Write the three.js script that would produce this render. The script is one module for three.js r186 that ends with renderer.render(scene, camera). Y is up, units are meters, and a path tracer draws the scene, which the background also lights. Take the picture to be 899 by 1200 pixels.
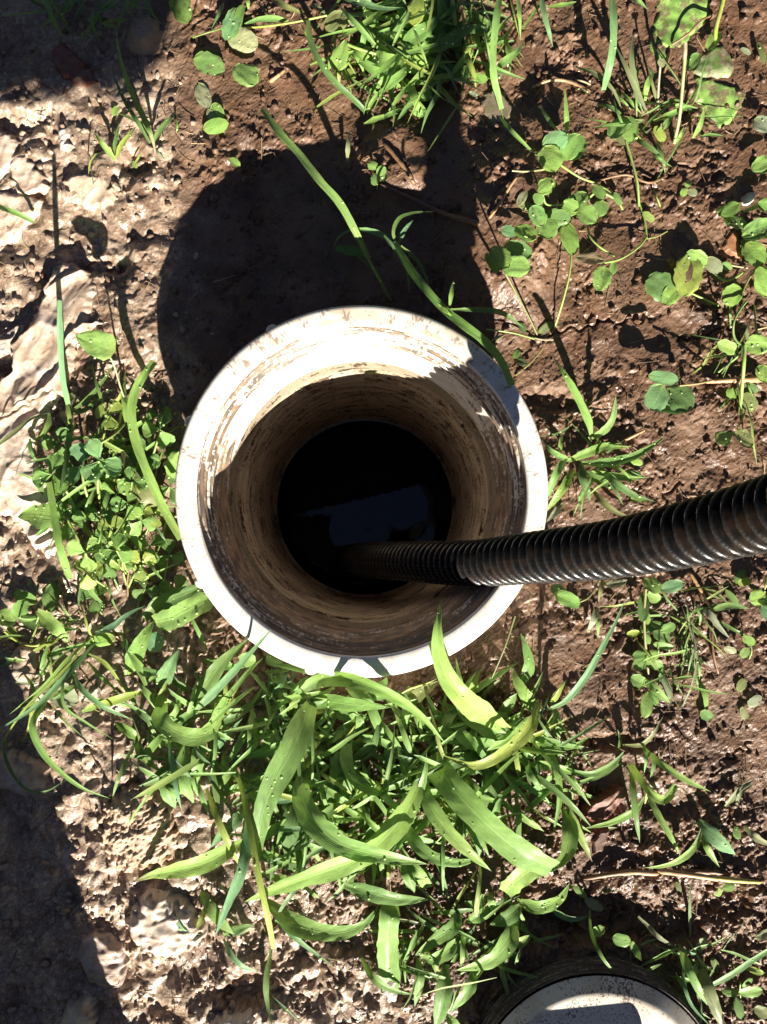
import * as THREE from 'three';
import { mergeGeometries } from 'three/addons/utils/BufferGeometryUtils.js';
import { RoundedBoxGeometry } from 'three/addons/geometries/RoundedBoxGeometry.js';
import { createNoise2D, createNoise3D } from 'simplex-noise';

// ---------------------------------------------------------------- camera, sky, sun, exposure
const W = 899, HGT = 1200, F = 1005, CAMY = 0.788, NX = 433, NY = 627;   // photo size, focal length in pixels, metres above the mud, pixel straight below the lens
const scene = new THREE.Scene();
const camera = new THREE.PerspectiveCamera(2 * Math.atan(HGT / 2 / F) * 180 / Math.PI, W / HGT, 0.02, 300);
camera.position.set(0, CAMY, 0);
camera.up.set(0, 0, -1);
camera.lookAt((W / 2 - NX) / F * CAMY, 0, (HGT / 2 - NY) / F * CAMY);
camera.updateMatrixWorld(true);

const SHX = 0.22, SHK = 2.03;                                          // a point at height h throws its shadow h * SHK away from the sun
const sunDir = new THREE.Vector3(SHX * SHK, 1, SHK).normalize();
{                                                                      // clear hazy sky: pale at the horizon, blue overhead, brighter towards the sun
  const w = 256, h = 128, d = new Float32Array(w * h * 4), v = new THREE.Vector3();
  for (let y = 0, i = 0; y < h; y++) for (let x = 0; x < w; x++, i += 4) {
    const el = ((y + 0.5) / h - 0.5) * Math.PI, az = ((x + 0.5) / w - 0.5) * 2 * Math.PI;
    v.set(Math.cos(az) * Math.cos(el), Math.sin(el), Math.sin(az) * Math.cos(el));
    const g = Math.pow(1 - Math.max(0, v.y), 2.2), c = v.dot(sunDir), glow = 0.5 * Math.exp((c - 1) * 6) + 0.1 * (c + 1), k = 0.42;
    d[i] = k * (0.032 + 0.056 * g + 0.07 * glow); d[i + 1] = k * (0.054 + 0.05 * g + 0.062 * glow); d[i + 2] = k * (0.118 + 0.03 * g + 0.05 * glow); d[i + 3] = 1;
  }
  const t = new THREE.DataTexture(d, w, h, THREE.RGBAFormat, THREE.FloatType);
  t.mapping = THREE.EquirectangularReflectionMapping; t.magFilter = t.minFilter = THREE.LinearFilter; t.needsUpdate = true;
  scene.background = t; scene.environment = t;
}
const sun = new THREE.DirectionalLight(new THREE.Color(1, 0.95, 0.86), 5);
sun.position.copy(sunDir).multiplyScalar(6);
sun.castShadow = true;
Object.assign(sun.shadow.camera, { left: -1.5, right: 1.5, top: 1.5, bottom: -1.5, near: 0.1, far: 14 });
sun.shadow.mapSize.set(4096, 4096);
scene.add(sun);
const EXPOSURE = 3.1;

// ---------------------------------------------------------------- helpers
let seed = 7;
const rnd = () => { seed = (seed + 0x6d2b79f5) | 0; let t = Math.imul(seed ^ (seed >>> 15), 1 | seed); t = (t + Math.imul(t ^ (t >>> 7), 61 | t)) ^ t; return ((t ^ (t >>> 14)) >>> 0) / 4294967296; };
const rr = (a, b) => a + (b - a) * rnd();
const n2 = createNoise2D(rnd), n2b = createNoise2D(rnd), n3 = createNoise3D(rnd);
const clamp = (x, a = 0, b = 1) => Math.min(b, Math.max(a, x));
const ss = (a, b, x) => { const t = clamp((x - a) / (b - a)); return t * t * (3 - 2 * t); };
const lerp = (a, b, t) => a + (b - a) * t;
const mix3 = (a, b, t) => [lerp(a[0], b[0], t), lerp(a[1], b[1], t), lerp(a[2], b[2], t)];
const e = camera.matrixWorld.elements, cr = [e[0], e[1], e[2]], cu = [e[4], e[5], e[6]], cb = [e[8], e[9], e[10]];
function P(px, py, y = 0) {                                            // a photo pixel and a height above the mud -> a point in the world
  const a = (px - W / 2) / F, b = -(py - HGT / 2) / F;
  const d = [0, 1, 2].map((i) => a * cr[i] + b * cu[i] - cb[i]), k = (y - CAMY) / d[1];
  return new THREE.Vector3(d[0] * k, y, d[2] * k);
}
function toPix(x, y, z) {
  const v = [x, y - CAMY, z], dot = (m) => v[0] * m[0] + v[1] * m[1] + v[2] * m[2], d = -dot(cb);
  return [W / 2 + F * dot(cr) / d, HGT / 2 - F * dot(cu) / d];
}
const names = new Map();
function numbered(name) { const k = names.get(name) ?? 0; names.set(name, k + 1); return k ? name + '_' + String(k).padStart(3, '0') : name; }
function tag(o, label, category, group, kind) {
  if (label) o.userData.label = label;
  if (category) o.userData.category = category;
  if (group) o.userData.group = group;
  if (kind) o.userData.kind = kind;
  return o;
}
function mesh(name, g, m, parent) {
  const o = new THREE.Mesh(g, m);
  o.name = parent && parent !== scene ? name : numbered(name);
  o.castShadow = o.receiveShadow = true;
  (parent ?? scene).add(o);
  return o;
}
function group(name, label, category, grp, at) {
  const o = new THREE.Group(); o.name = numbered(name);
  if (at) o.position.copy(at);
  scene.add(o);
  return tag(o, label, category, grp);
}
const std = (o) => new THREE.MeshStandardMaterial(o), phys = (o) => new THREE.MeshPhysicalMaterial(o);
function dataTex(w, h, fn, srgb) {
  const d = new Uint8Array(w * h * 4);
  for (let y = 0, i = 0; y < h; y++) for (let x = 0; x < w; x++, i += 4) {
    const c = fn((x + 0.5) / w, (y + 0.5) / h);
    for (let k = 0; k < 3; k++) d[i + k] = clamp(Math.round((srgb ? Math.pow(clamp(c[k]), 1 / 2.2) : c[k]) * 255), 0, 255);
    d[i + 3] = 255;
  }
  const t = new THREE.DataTexture(d, w, h);
  t.wrapS = t.wrapT = THREE.RepeatWrapping; t.magFilter = THREE.LinearFilter; t.minFilter = THREE.LinearMipmapLinearFilter;
  if (srgb) t.colorSpace = THREE.SRGBColorSpace;
  t.needsUpdate = true;
  return t;
}
function build(pos, idx, col, uv) {
  const g = new THREE.BufferGeometry();
  g.setAttribute('position', new THREE.BufferAttribute(new Float32Array(pos), 3));
  if (col) g.setAttribute('color', new THREE.BufferAttribute(new Float32Array(col), 3));
  if (uv) g.setAttribute('uv', new THREE.BufferAttribute(new Float32Array(uv), 2));
  g.setIndex(new THREE.BufferAttribute(new Uint32Array(idx), 1));
  g.computeVertexNormals();
  return g;
}

// ---------------------------------------------------------------- the mud
const RIM = 0.088, PIPE = P(424.5, 574.5, RIM);                              // centre of the pipe's mouth
const fbm = (x, y, f, o) => { let s = 0, a = 1, t = 0; for (let i = 0; i < o; i++) { s += a * n2(x * f, y * f); t += a; a *= 0.5; f *= 2.03; } return s / t; };
const hsh = (i, j, k) => { let h = Math.imul(i, 374761393) ^ Math.imul(j, 668265263) ^ Math.imul(k, 1274126177); h = Math.imul(h ^ (h >>> 13), 1274126177); return ((h ^ (h >>> 16)) >>> 0) / 4294967296; };
function clods(x, z, s, k) {                                           // rounded lumps of about s metres: [height 0..1, id]
  const u = x / s, v = z / s, i0 = Math.floor(u), j0 = Math.floor(v);
  let a = 9, b = 9, id = 0;
  for (let i = i0 - 1; i <= i0 + 1; i++) for (let j = j0 - 1; j <= j0 + 1; j++) {
    const dx = i + hsh(i, j, k) - u, dz = j + hsh(i, j, k + 1) - v, d = dx * dx + dz * dz;
    if (d < a) { b = a; a = d; id = hsh(i, j, k + 2); } else if (d < b) b = d;
  }
  return [clamp((Math.sqrt(b) - Math.sqrt(a)) * 1.5), id, a];
}
const blob = (px, py, cx, cy, rx, ry) => Math.exp(-(((px - cx) / rx) ** 2 + ((py - cy) / ry) ** 2));
// where the pale pulp lies, 0..1
function pulp(px, py) {
  const wob = 28 * n2(px / 60, py / 60) + 12 * n2b(px / 22, py / 22);
  let m = 1 - ss(150, 265, px + wob + Math.max(0, 140 - py) * 0.2);
  if (py < 90) m *= 0.75;
  m *= 1 - 0.72 * blob(px, py, 120, 520, 95, 190);
  const low = ss(745, 860, py + wob) * (1 - ss(270, 420, px + wob * 1.4 - Math.max(0, py - 1000) * 0.75));
  return clamp(Math.max(m * (py < 760 ? 1 : 1), low));
}
const pits = [[55, 590, 22, 26, 12], [20, 145, 34, 12, 8], [290, 1165, 34, 22, 14], [330, 1110, 40, 34, 9], [160, 190, 20, 16, 9], [290, 185, 12, 20, 7], [425, 1090, 60, 34, 9],
  [20, 440, 26, 18, 9], [115, 310, 34, 10, 8], [600, 1090, 90, 22, 8], [700, 950, 30, 25, 7], [720, 870, 60, 10, 8], [790, 940, 40, 20, 6], [850, 1060, 26, 20, 10], [770, 1085, 60, 22, 10], [690, 1075, 60, 30, 10],
  [640, 470, 40, 14, 6], [700, 500, 36, 26, 7], [560, 830, 60, 24, 9], [270, 800, 60, 60, 8], [110, 460, 60, 40, 6]];
const cracks = [[640, 392, 705, 378], [705, 378, 760, 372], [690, 375, 690, 320], [760, 620, 800, 555], [800, 400, 860, 380], [690, 90, 770, 120], [860, 160, 899, 120], [760, 210, 850, 180], [690, 790, 730, 740], [830, 905, 880, 870]];
function segd(px, py, a, b, c, d) { const t = clamp(((px - a) * (c - a) + (py - b) * (d - b)) / ((c - a) ** 2 + (d - b) ** 2)); return Math.hypot(px - a - t * (c - a), py - b - t * (d - b)); }
function groundAt(x, z, full) {
  const far = ss(0.6, 1.6, Math.hypot(x, z));
  const [px, py] = toPix(x, 0, z);
  const m = far > 0.9 ? 0 : pulp(px, py);
  const rough = clamp(0.35 + 0.75 * fbm(x + 3, z, 9, 2) + 0.35 * m + 0.35 * ss(900, 1050, py) - 0.55 * blob(px, py, 860, 60, 80, 90) - 0.5 * blob(px, py, 720, 340, 80, 70) - 0.5 * blob(px, py, 700, 800, 60, 50) - 0.45 * blob(px, py, 350, 110, 60, 60), 0.12, 1.1);
  const w1 = 0.005 * (1 - 0.45 * m), w2 = 0.0014 * (1 - 0.9 * m), wx = x + w1 * n2(x * 45, z * 45) + w2 * n2(x * 170, z * 170), wz = z + w1 * n2b(x * 45, z * 45) + w2 * n2b(x * 170, z * 170);
  let h = 0.007 * fbm(x, z, 5, 3) + 0.03 * far * fbm(x, z, 0.4, 3);
  const near = 1 - far;
  if (near > 0) {
    const A = clods(wx, wz, 0.021, 11), B = clods(wx + 5, wz, 0.0095, 31);
    h += near * rough * (1 - 0.78 * m) * (0.0058 * (0.55 - Math.min(A[2], 0.55)) * (0.4 + A[1]) + 0.0012 * (Math.sqrt(A[0]) - 0.5) + 0.0034 * (0.5 - Math.min(B[2], 0.5)) * (1 - 0.5 * m) * (0.2 + B[1]));
    h += near * (1 - 0.74 * m) * (0.0056 * (0.2 + rough) * lerp(fbm(wx, wz, 36, 4), fbm(wx, wz, 38, 3), m) - 0.0016 * rough * Math.abs(n2b(wx * 33, wz * 33)));
    h += near * (1 - 0.85 * m) * (0.0007 * (0.3 + rough) * n2(x * 230, z * 230) + 0.0004 * n2b(x * 420, z * 420));
    if (m > 0.05) h += m * (0.0075 * fbm(x + 9, z, 20, 2) + 0.0024 * Math.max(0, n2(wx * 48 + 3, wz * 48)) - 0.002 * Math.pow(1 - Math.abs(n2b(wx * 26, wz * 26 + 4)), 4));
    for (const q of pits) { const b = blob(px, py, q[0], q[1], q[2], q[3]); if (b > 0.01) h -= 0.001 * q[4] * ss(0.15, 0.75, b * (1 + 0.35 * n2(px / 14, py / 14))); }
    for (const q of cracks) { const d = segd(px + 7 * n2(px / 17, py / 17), py + 7 * n2b(px / 17, py / 17), ...q); if (d < 6) h -= 0.0035 * (1 - ss(0.8, 3.2, d)); }
    const dp = Math.hypot(x - PIPE.x, z - PIPE.z);
    h += 0.02 * ss(0, 0.85, blob(px, py, 464, 196, 44, 48));
    h += 0.03 * ss(0, 0.8, blob(px, py, 590, 270, 62, 95));
    h += -0.006 * Math.exp(-(((dp - 0.15) / 0.012) ** 2));
  }
  return full ? [h, m, rough, px, py, far] : h;
}
const gh = (x, z) => groundAt(x, z);
const MUD = [0.128, 0.069, 0.037], MUD2 = [0.08, 0.042, 0.023], MUD3 = [0.168, 0.096, 0.054], PULP = [0.4, 0.3, 0.215], PULP2 = [0.26, 0.182, 0.125], PULP3 = [0.5, 0.4, 0.3];
function axis(lo, hi, step, far) {
  const a = [];
  for (let v = lo; v <= hi; v += step) a.push(v);
  let s = step, v = hi, w = lo, t = step;
  while (v < far) { s *= 1.16; v += s; a.push(v); }
  while (w > -far) { t *= 1.16; w -= t; a.unshift(w); }
  return a;
}
{
  const xs = axis(-0.36, 0.39, 0.00115, 120), zs = axis(-0.51, 0.47, 0.00115, 120), nx = xs.length, nz = zs.length;
  const pos = new Float32Array(nx * nz * 3), col = new Float32Array(nx * nz * 3), uv = new Float32Array(nx * nz * 2);
  let i = 0;
  for (const z of zs) for (const x of xs) {
    const [h, m, rough, px, py, far] = groundAt(x, z, true);
    pos[i * 3] = x; pos[i * 3 + 1] = h; pos[i * 3 + 2] = z;
    uv[i * 2] = x / 0.25; uv[i * 2 + 1] = z / 0.25;
    const a = fbm(x + 20, z, 14, 3), b = n2(x * 120, z * 120), c = n2b(x * 320 + 7, z * 320);
    let k = mix3(MUD, a > 0 ? MUD3 : MUD2, clamp(Math.abs(a) * 1.5));
    k = mix3(k, MUD2, 0.5 * ss(0.2, 0.8, b * 0.6 + c * 0.5));
    const p = m * clamp(0.7 + 0.65 * fbm(x, z + 8, 26, 3) + 0.25 * b + 0.18 * c, 0, 1);
    k = mix3(k, mix3(PULP2, b + c > 0.5 ? PULP3 : PULP, clamp(0.5 + a + 0.35 * c)), p);
    const f = 1 + 0.14 * c;
    col[i * 3] = k[0] * f; col[i * 3 + 1] = k[1] * f; col[i * 3 + 2] = k[2] * f;
    i++;
  }
  const idx = [];
  for (let j = 0; j < nz - 1; j++) for (let k = 0; k < nx - 1; k++) {
    if (Math.hypot((xs[k] + xs[k + 1]) / 2 - PIPE.x, (zs[j] + zs[j + 1]) / 2 - PIPE.z) < 0.137) continue;
    const q = j * nx + k;
    idx.push(q, q + nx, q + 1, q + 1, q + nx, q + nx + 1);
  }
  const X0 = -0.4, Z0 = -0.54, SX = 0.84, SZ = 1.06, uv1 = new Float32Array(nx * nz * 2);   // how wet, over the ground in the picture
  for (let i = 0; i < nx * nz; i++) { uv1[i * 2] = clamp((pos[i * 3] - X0) / SX); uv1[i * 2 + 1] = clamp((pos[i * 3 + 2] - Z0) / SZ); }
  const wet = dataTex(1024, 1280, (u, v) => {
    const x = X0 + u * SX, z = Z0 + v * SZ, [px, py] = toPix(x, 0, z), a = fbm(x + 4, z, 16, 3), b = n2(x * 160, z * 160) * 0.6 + n2b(x * 420, z * 420) * 0.5;
    const r = clamp(lerp(0.5, 0.37, pulp(px, py)) + 0.3 * a + 0.22 * b - 0.15 * blob(px, py, 860, 60, 80, 90), 0.16, 1);
    return [r, r, r];
  });
  wet.channel = 1; wet.wrapS = wet.wrapT = THREE.ClampToEdgeWrapping;
  const grit = dataTex(1024, 1024, (u, v) => { const a = 0.5 + 0.22 * n2(u * 95, v * 95) + 0.2 * n2b(u * 210, v * 210) + 0.12 * n2(u * 420, v * 420); return [a, a, a]; });
  const m = std({ vertexColors: true, roughness: 1.0, roughnessMap: wet, bumpMap: grit, bumpScale: 0.0004 });
  const gg = build(pos, idx, col, uv); gg.setAttribute('uv1', new THREE.BufferAttribute(uv1, 2));
  tag(mesh('ground', gg, m), 'wet brown mud with pale pulp on its left side', null, null, 'structure');
}

// ---------------------------------------------------------------- the white pipe
function lathe(profile, seg, vlen) {                                   // profile: [r, y] outward normal to the left of travel; v runs along it
  const pos = [], uv = [], idx = [];
  let s = 0;
  profile.forEach(([r, y], i) => {
    if (i) s += Math.hypot(r - profile[i - 1][0], y - profile[i - 1][1]);
    for (let k = 0; k <= seg; k++) { const a = k / seg * 2 * Math.PI; pos.push(r * Math.cos(a), y, r * Math.sin(a)); uv.push(k / seg, s / vlen); }
  });
  const n = seg + 1;
  for (let i = 0; i < profile.length - 1; i++) for (let k = 0; k < seg; k++) { const q = i * n + k; idx.push(q, q + 1, q + n, q + 1, q + n + 1, q + n); }
  const g = build(pos, idx, null, uv), nm = g.attributes.normal;
  for (let i = 0; i < profile.length; i++) {                           // one smooth seam
    const a = i * n, b = a + seg, v = new THREE.Vector3(nm.getX(a) + nm.getX(b), nm.getY(a) + nm.getY(b), nm.getZ(a) + nm.getZ(b)).normalize();
    nm.setXYZ(a, v.x, v.y, v.z); nm.setXYZ(b, v.x, v.y, v.z);
  }
  return g;
}
// noise that closes round the ring: u 0..1 is the turn, v metres
const ring = (u, v, fu, fv, o = 0) => n3(Math.cos(u * 6.28318) * fu, Math.sin(u * 6.28318) * fu, v * fv + o);
{
  const pipe = group('drain_pipe', 'white plastic drain pipe standing open in the mud', 'pipe', null, new THREE.Vector3(PIPE.x, 0.008, PIPE.z)), RIM0 = 0.08;
  pipe.scale.set(1.022, 1, 1.022);
  const PVC = [0.7, 0.67, 0.61], CREAM = [0.54, 0.42, 0.27], BROWN = [0.2, 0.105, 0.05], DARK = [0.09, 0.05, 0.028];
  const rimTex = dataTex(2048, 128, (u, v) => {
    let k = mix3(PVC, CREAM, 0.3 * clamp(ring(u, v, 6, 4) + 0.2) + 0.55 * ss(0.75, 1, 0.5 - 0.5 * Math.sin(u * 6.28318)) * clamp(0.6 + ring(u, v, 5, 6, 70)));
    k = mix3(k, [0.45, 0.36, 0.27], 0.5 * ss(0.2, 0.7, ring(u, v, 90, 3, 40)) * ss(0.1, 0.6, ring(u, v, 9, 2, 50)));
    const edge = ss(0.72, 1, v), up = 0.5 - 0.5 * Math.sin(u * 6.28318);  // u = 0.75 faces the top of the photo
    k = mix3(k, BROWN, 0.7 * ss(0.35, 0.85, ring(u, v, 60, 9, 3) * 0.5 + ring(u, v, 11, 3, 8) * 0.6 + 0.55 * edge * up + 0.5 * up - 0.28));
    k = mix3(k, BROWN, 0.7 * ss(0.8, 0.88, ring(u, v * 1, 55, 12, 20)));
    return k;
  }, true);
  const rimM = phys({ map: rimTex, roughness: 0.42, clearcoat: 0.15, clearcoatRoughness: 0.4 });
  // mouth: outer edge, flat top, inner bevel
  const rimP = [[0.1415, 0.064], [0.1475, 0.064], [0.1495, 0.0655], [0.15, 0.068], [0.15, 0.0755], [0.1494, 0.0783], [0.1478, 0.0797], [0.1455, 0.08], [0.1415, 0.0801], [0.1375, 0.08], [0.1345, 0.0797], [0.133, 0.0788], [0.1322, 0.077]];
  mesh('rim', lathe(rimP, 256, 0.052), rimM, pipe);
  // threaded socket below the mouth
  const sock = [], N = 210, D0 = 0.003, D1 = 0.05;
  for (let i = 0; i <= N; i++) {
    const d = lerp(D0, D1, i / N), t = (d - 0.01) / 0.0082, f = t - Math.floor(t);
    const thread = d > 0.008 && d < 0.044 ? 0.0021 * ss(0, 0.25, f) * (1 - ss(0.45, 0.8, f)) : 0;
    sock.push([0.1322 - 0.0056 * (d / 0.05) - thread, RIM0 - d]);
  }
  const dirt = (u, d) => {                                             // how brown the socket is at depth d: stains, plus shade painted off the sunny side
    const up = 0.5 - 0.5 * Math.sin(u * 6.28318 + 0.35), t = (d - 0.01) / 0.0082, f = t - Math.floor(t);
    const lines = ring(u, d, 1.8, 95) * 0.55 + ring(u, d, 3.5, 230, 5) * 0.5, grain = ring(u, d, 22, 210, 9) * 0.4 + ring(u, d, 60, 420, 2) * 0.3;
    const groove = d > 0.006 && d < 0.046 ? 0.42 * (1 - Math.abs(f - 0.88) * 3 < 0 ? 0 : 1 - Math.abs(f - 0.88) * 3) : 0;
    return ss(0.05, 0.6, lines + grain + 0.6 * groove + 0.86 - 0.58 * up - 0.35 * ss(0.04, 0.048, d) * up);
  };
  const L1 = 0.085;
  const sockTex = dataTex(2048, 640, (u, v) => {
    const d = D0 + v * (D1 - D0), k = mix3(PVC, CREAM, 0.25 + 0.5 * clamp(ring(u, d, 4, 160, 4)));
    const q = dirt(u, d), b = mix3([0.19, 0.105, 0.05], [0.06, 0.036, 0.02], ss(0.2, 0.8, 0.5 + 0.5 * ring(u, d, 6, 190, 30)));
    return mix3(k, b, 0.93 * q);
  }, true);
  const sockM = phys({ map: sockTex, roughness: 0.5, clearcoat: 0.2, clearcoatRoughness: 0.35 });
  const sg = lathe(sock, 320, L1);
  for (let i = 0; i <= N; i++) for (let k = 0; k <= 320; k++) sg.attributes.uv.setY(i * 321 + k, 0.002 + 0.996 * i / N);
  mesh('threaded_socket', sg, sockM, pipe);
  // ledge: stains, with shade painted in as more brown off the sunny side
  const yl = RIM0 - D1;
  const ledge = [[0.1266, yl], [0.1262, yl - 0.0012], [0.1247, yl - 0.004], [0.1213, yl - 0.0095], [0.119, yl - 0.014], [0.1177, yl - 0.0175], [0.1172, yl - 0.0205]];
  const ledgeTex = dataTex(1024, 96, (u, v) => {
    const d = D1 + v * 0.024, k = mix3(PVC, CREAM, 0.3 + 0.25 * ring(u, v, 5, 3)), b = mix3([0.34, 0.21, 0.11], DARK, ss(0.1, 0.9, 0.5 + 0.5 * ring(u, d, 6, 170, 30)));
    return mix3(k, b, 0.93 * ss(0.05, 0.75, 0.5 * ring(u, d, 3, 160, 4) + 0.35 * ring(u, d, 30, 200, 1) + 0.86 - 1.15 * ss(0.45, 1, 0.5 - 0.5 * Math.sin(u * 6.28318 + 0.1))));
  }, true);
  mesh('ledge', lathe(ledge, 256, 0.0235), phys({ map: ledgeTex, roughness: 0.45, clearcoat: 0.2, clearcoatRoughness: 0.35 }), pipe);
  // bore, tan with brown runs and rings
  const yb = yl - 0.0205, bore = [];
  for (let i = 0; i <= 120; i++) { const d = i / 120; bore.push([0.1172 - 0.0008 * ss(0, 0.06, d) - 0.0019 * ss(0.15, 0.165, d) - 0.001 * ss(0.33, 0.34, d) + (d > 0.95 ? -0.0028 * ss(0.95, 0.985, d) : 0) + 0.0005 * Math.sin(d * 21) * Math.sin(d * 57) * ss(0.1, 0.2, d), yb - 0.34 * d]); }
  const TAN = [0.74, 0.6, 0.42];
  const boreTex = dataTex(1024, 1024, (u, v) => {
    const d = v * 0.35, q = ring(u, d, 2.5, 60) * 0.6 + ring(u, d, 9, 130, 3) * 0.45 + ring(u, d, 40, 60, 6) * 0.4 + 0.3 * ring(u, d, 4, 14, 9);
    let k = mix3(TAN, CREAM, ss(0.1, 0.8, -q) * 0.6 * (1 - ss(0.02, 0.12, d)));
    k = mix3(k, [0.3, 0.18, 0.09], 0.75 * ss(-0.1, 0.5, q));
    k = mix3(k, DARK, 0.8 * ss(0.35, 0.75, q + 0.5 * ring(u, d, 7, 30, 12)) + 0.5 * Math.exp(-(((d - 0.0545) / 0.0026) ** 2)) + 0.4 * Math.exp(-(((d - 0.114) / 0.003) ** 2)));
    k = k.map((x) => x * lerp(0.46, 1, ss(0.02, 0.06, d)));  // light put into the colour: dimmed in the sunlit top, lifted in the shaded depth
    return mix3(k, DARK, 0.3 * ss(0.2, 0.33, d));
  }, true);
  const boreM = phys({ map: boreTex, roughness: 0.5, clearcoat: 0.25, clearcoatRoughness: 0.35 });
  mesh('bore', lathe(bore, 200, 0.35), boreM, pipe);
  const yr = yb - 0.34;
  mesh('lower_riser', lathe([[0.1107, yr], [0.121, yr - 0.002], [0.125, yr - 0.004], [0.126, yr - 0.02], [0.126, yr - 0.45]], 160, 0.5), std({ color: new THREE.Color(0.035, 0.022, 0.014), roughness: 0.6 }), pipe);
  mesh('outer_wall', lathe([[0.139, yr - 0.1], [0.1415, -0.2], [0.1415, 0.064]], 200, 0.5), phys({ color: new THREE.Color(0.7, 0.66, 0.58), roughness: 0.5 }), pipe);
  // nubs round the outside of the mouth
  for (const [px, py] of [[236, 682], [365, 784], [318, 384], [213, 490]]) {
    const a = Math.atan2(py - 575, px - 425), g = new THREE.SphereGeometry(1, 18, 12);
    g.scale(0.0042, 0.005, 0.0052); g.rotateY(-a); g.translate(0.1497 * Math.cos(a), 0.0715, 0.1497 * Math.sin(a));
    mesh('lug', g, rimM, pipe);
  }
}
// standing water at the bottom, dark crust added on it to hide reflected sky
const WATER = -0.43;
{
  const g = new THREE.CircleGeometry(0.1265, 96); g.rotateX(-Math.PI / 2); g.translate(PIPE.x, WATER, PIPE.z);
  const wave = dataTex(256, 256, (u, v) => { const a = 0.5 + 0.3 * n2(u * 5, v * 5); return [a, a, a]; });
  tag(mesh('water', g, phys({ color: new THREE.Color(0.006, 0.006, 0.008), roughness: 0.07, ior: 1.5, bumpMap: wave, bumpScale: 0.0015 })), 'dark still water at the bottom of the pipe', null, null, 'structure');
  const crust = (label, pts) => {  // dark slabs laid on the water to darken parts of its sky reflection
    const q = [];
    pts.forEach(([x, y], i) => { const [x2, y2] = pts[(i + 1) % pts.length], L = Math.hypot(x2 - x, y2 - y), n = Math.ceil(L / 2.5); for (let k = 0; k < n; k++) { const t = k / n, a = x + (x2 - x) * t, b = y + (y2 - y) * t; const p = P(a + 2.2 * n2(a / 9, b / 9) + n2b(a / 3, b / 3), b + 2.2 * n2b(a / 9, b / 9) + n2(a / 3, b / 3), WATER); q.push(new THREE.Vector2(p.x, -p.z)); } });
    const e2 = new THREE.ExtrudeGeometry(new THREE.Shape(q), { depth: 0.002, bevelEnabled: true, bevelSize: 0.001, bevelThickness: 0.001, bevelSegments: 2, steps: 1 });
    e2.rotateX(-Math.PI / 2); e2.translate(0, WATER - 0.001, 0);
    tag(mesh('dark_cover', e2, std({ color: new THREE.Color(0.03, 0.019, 0.012), roughness: 0.9 })), label, 'scum', null);
  };
  crust('straight-edged dark crust added to block reflected sky, upper side of the pipe', [[338, 603], [385, 592], [440, 580], [512, 563], [522, 545], [500, 515], [445, 496], [380, 506], [342, 545]]);
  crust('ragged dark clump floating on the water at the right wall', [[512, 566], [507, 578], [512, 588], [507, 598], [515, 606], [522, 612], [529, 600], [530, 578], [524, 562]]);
  crust('dark crust added to block reflected sky along the left wall', [[338, 610], [372, 603], [388, 606], [383, 622], [390, 640], [420, 641], [470, 650], [480, 672], [440, 686], [395, 676], [352, 645]]);
}

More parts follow.
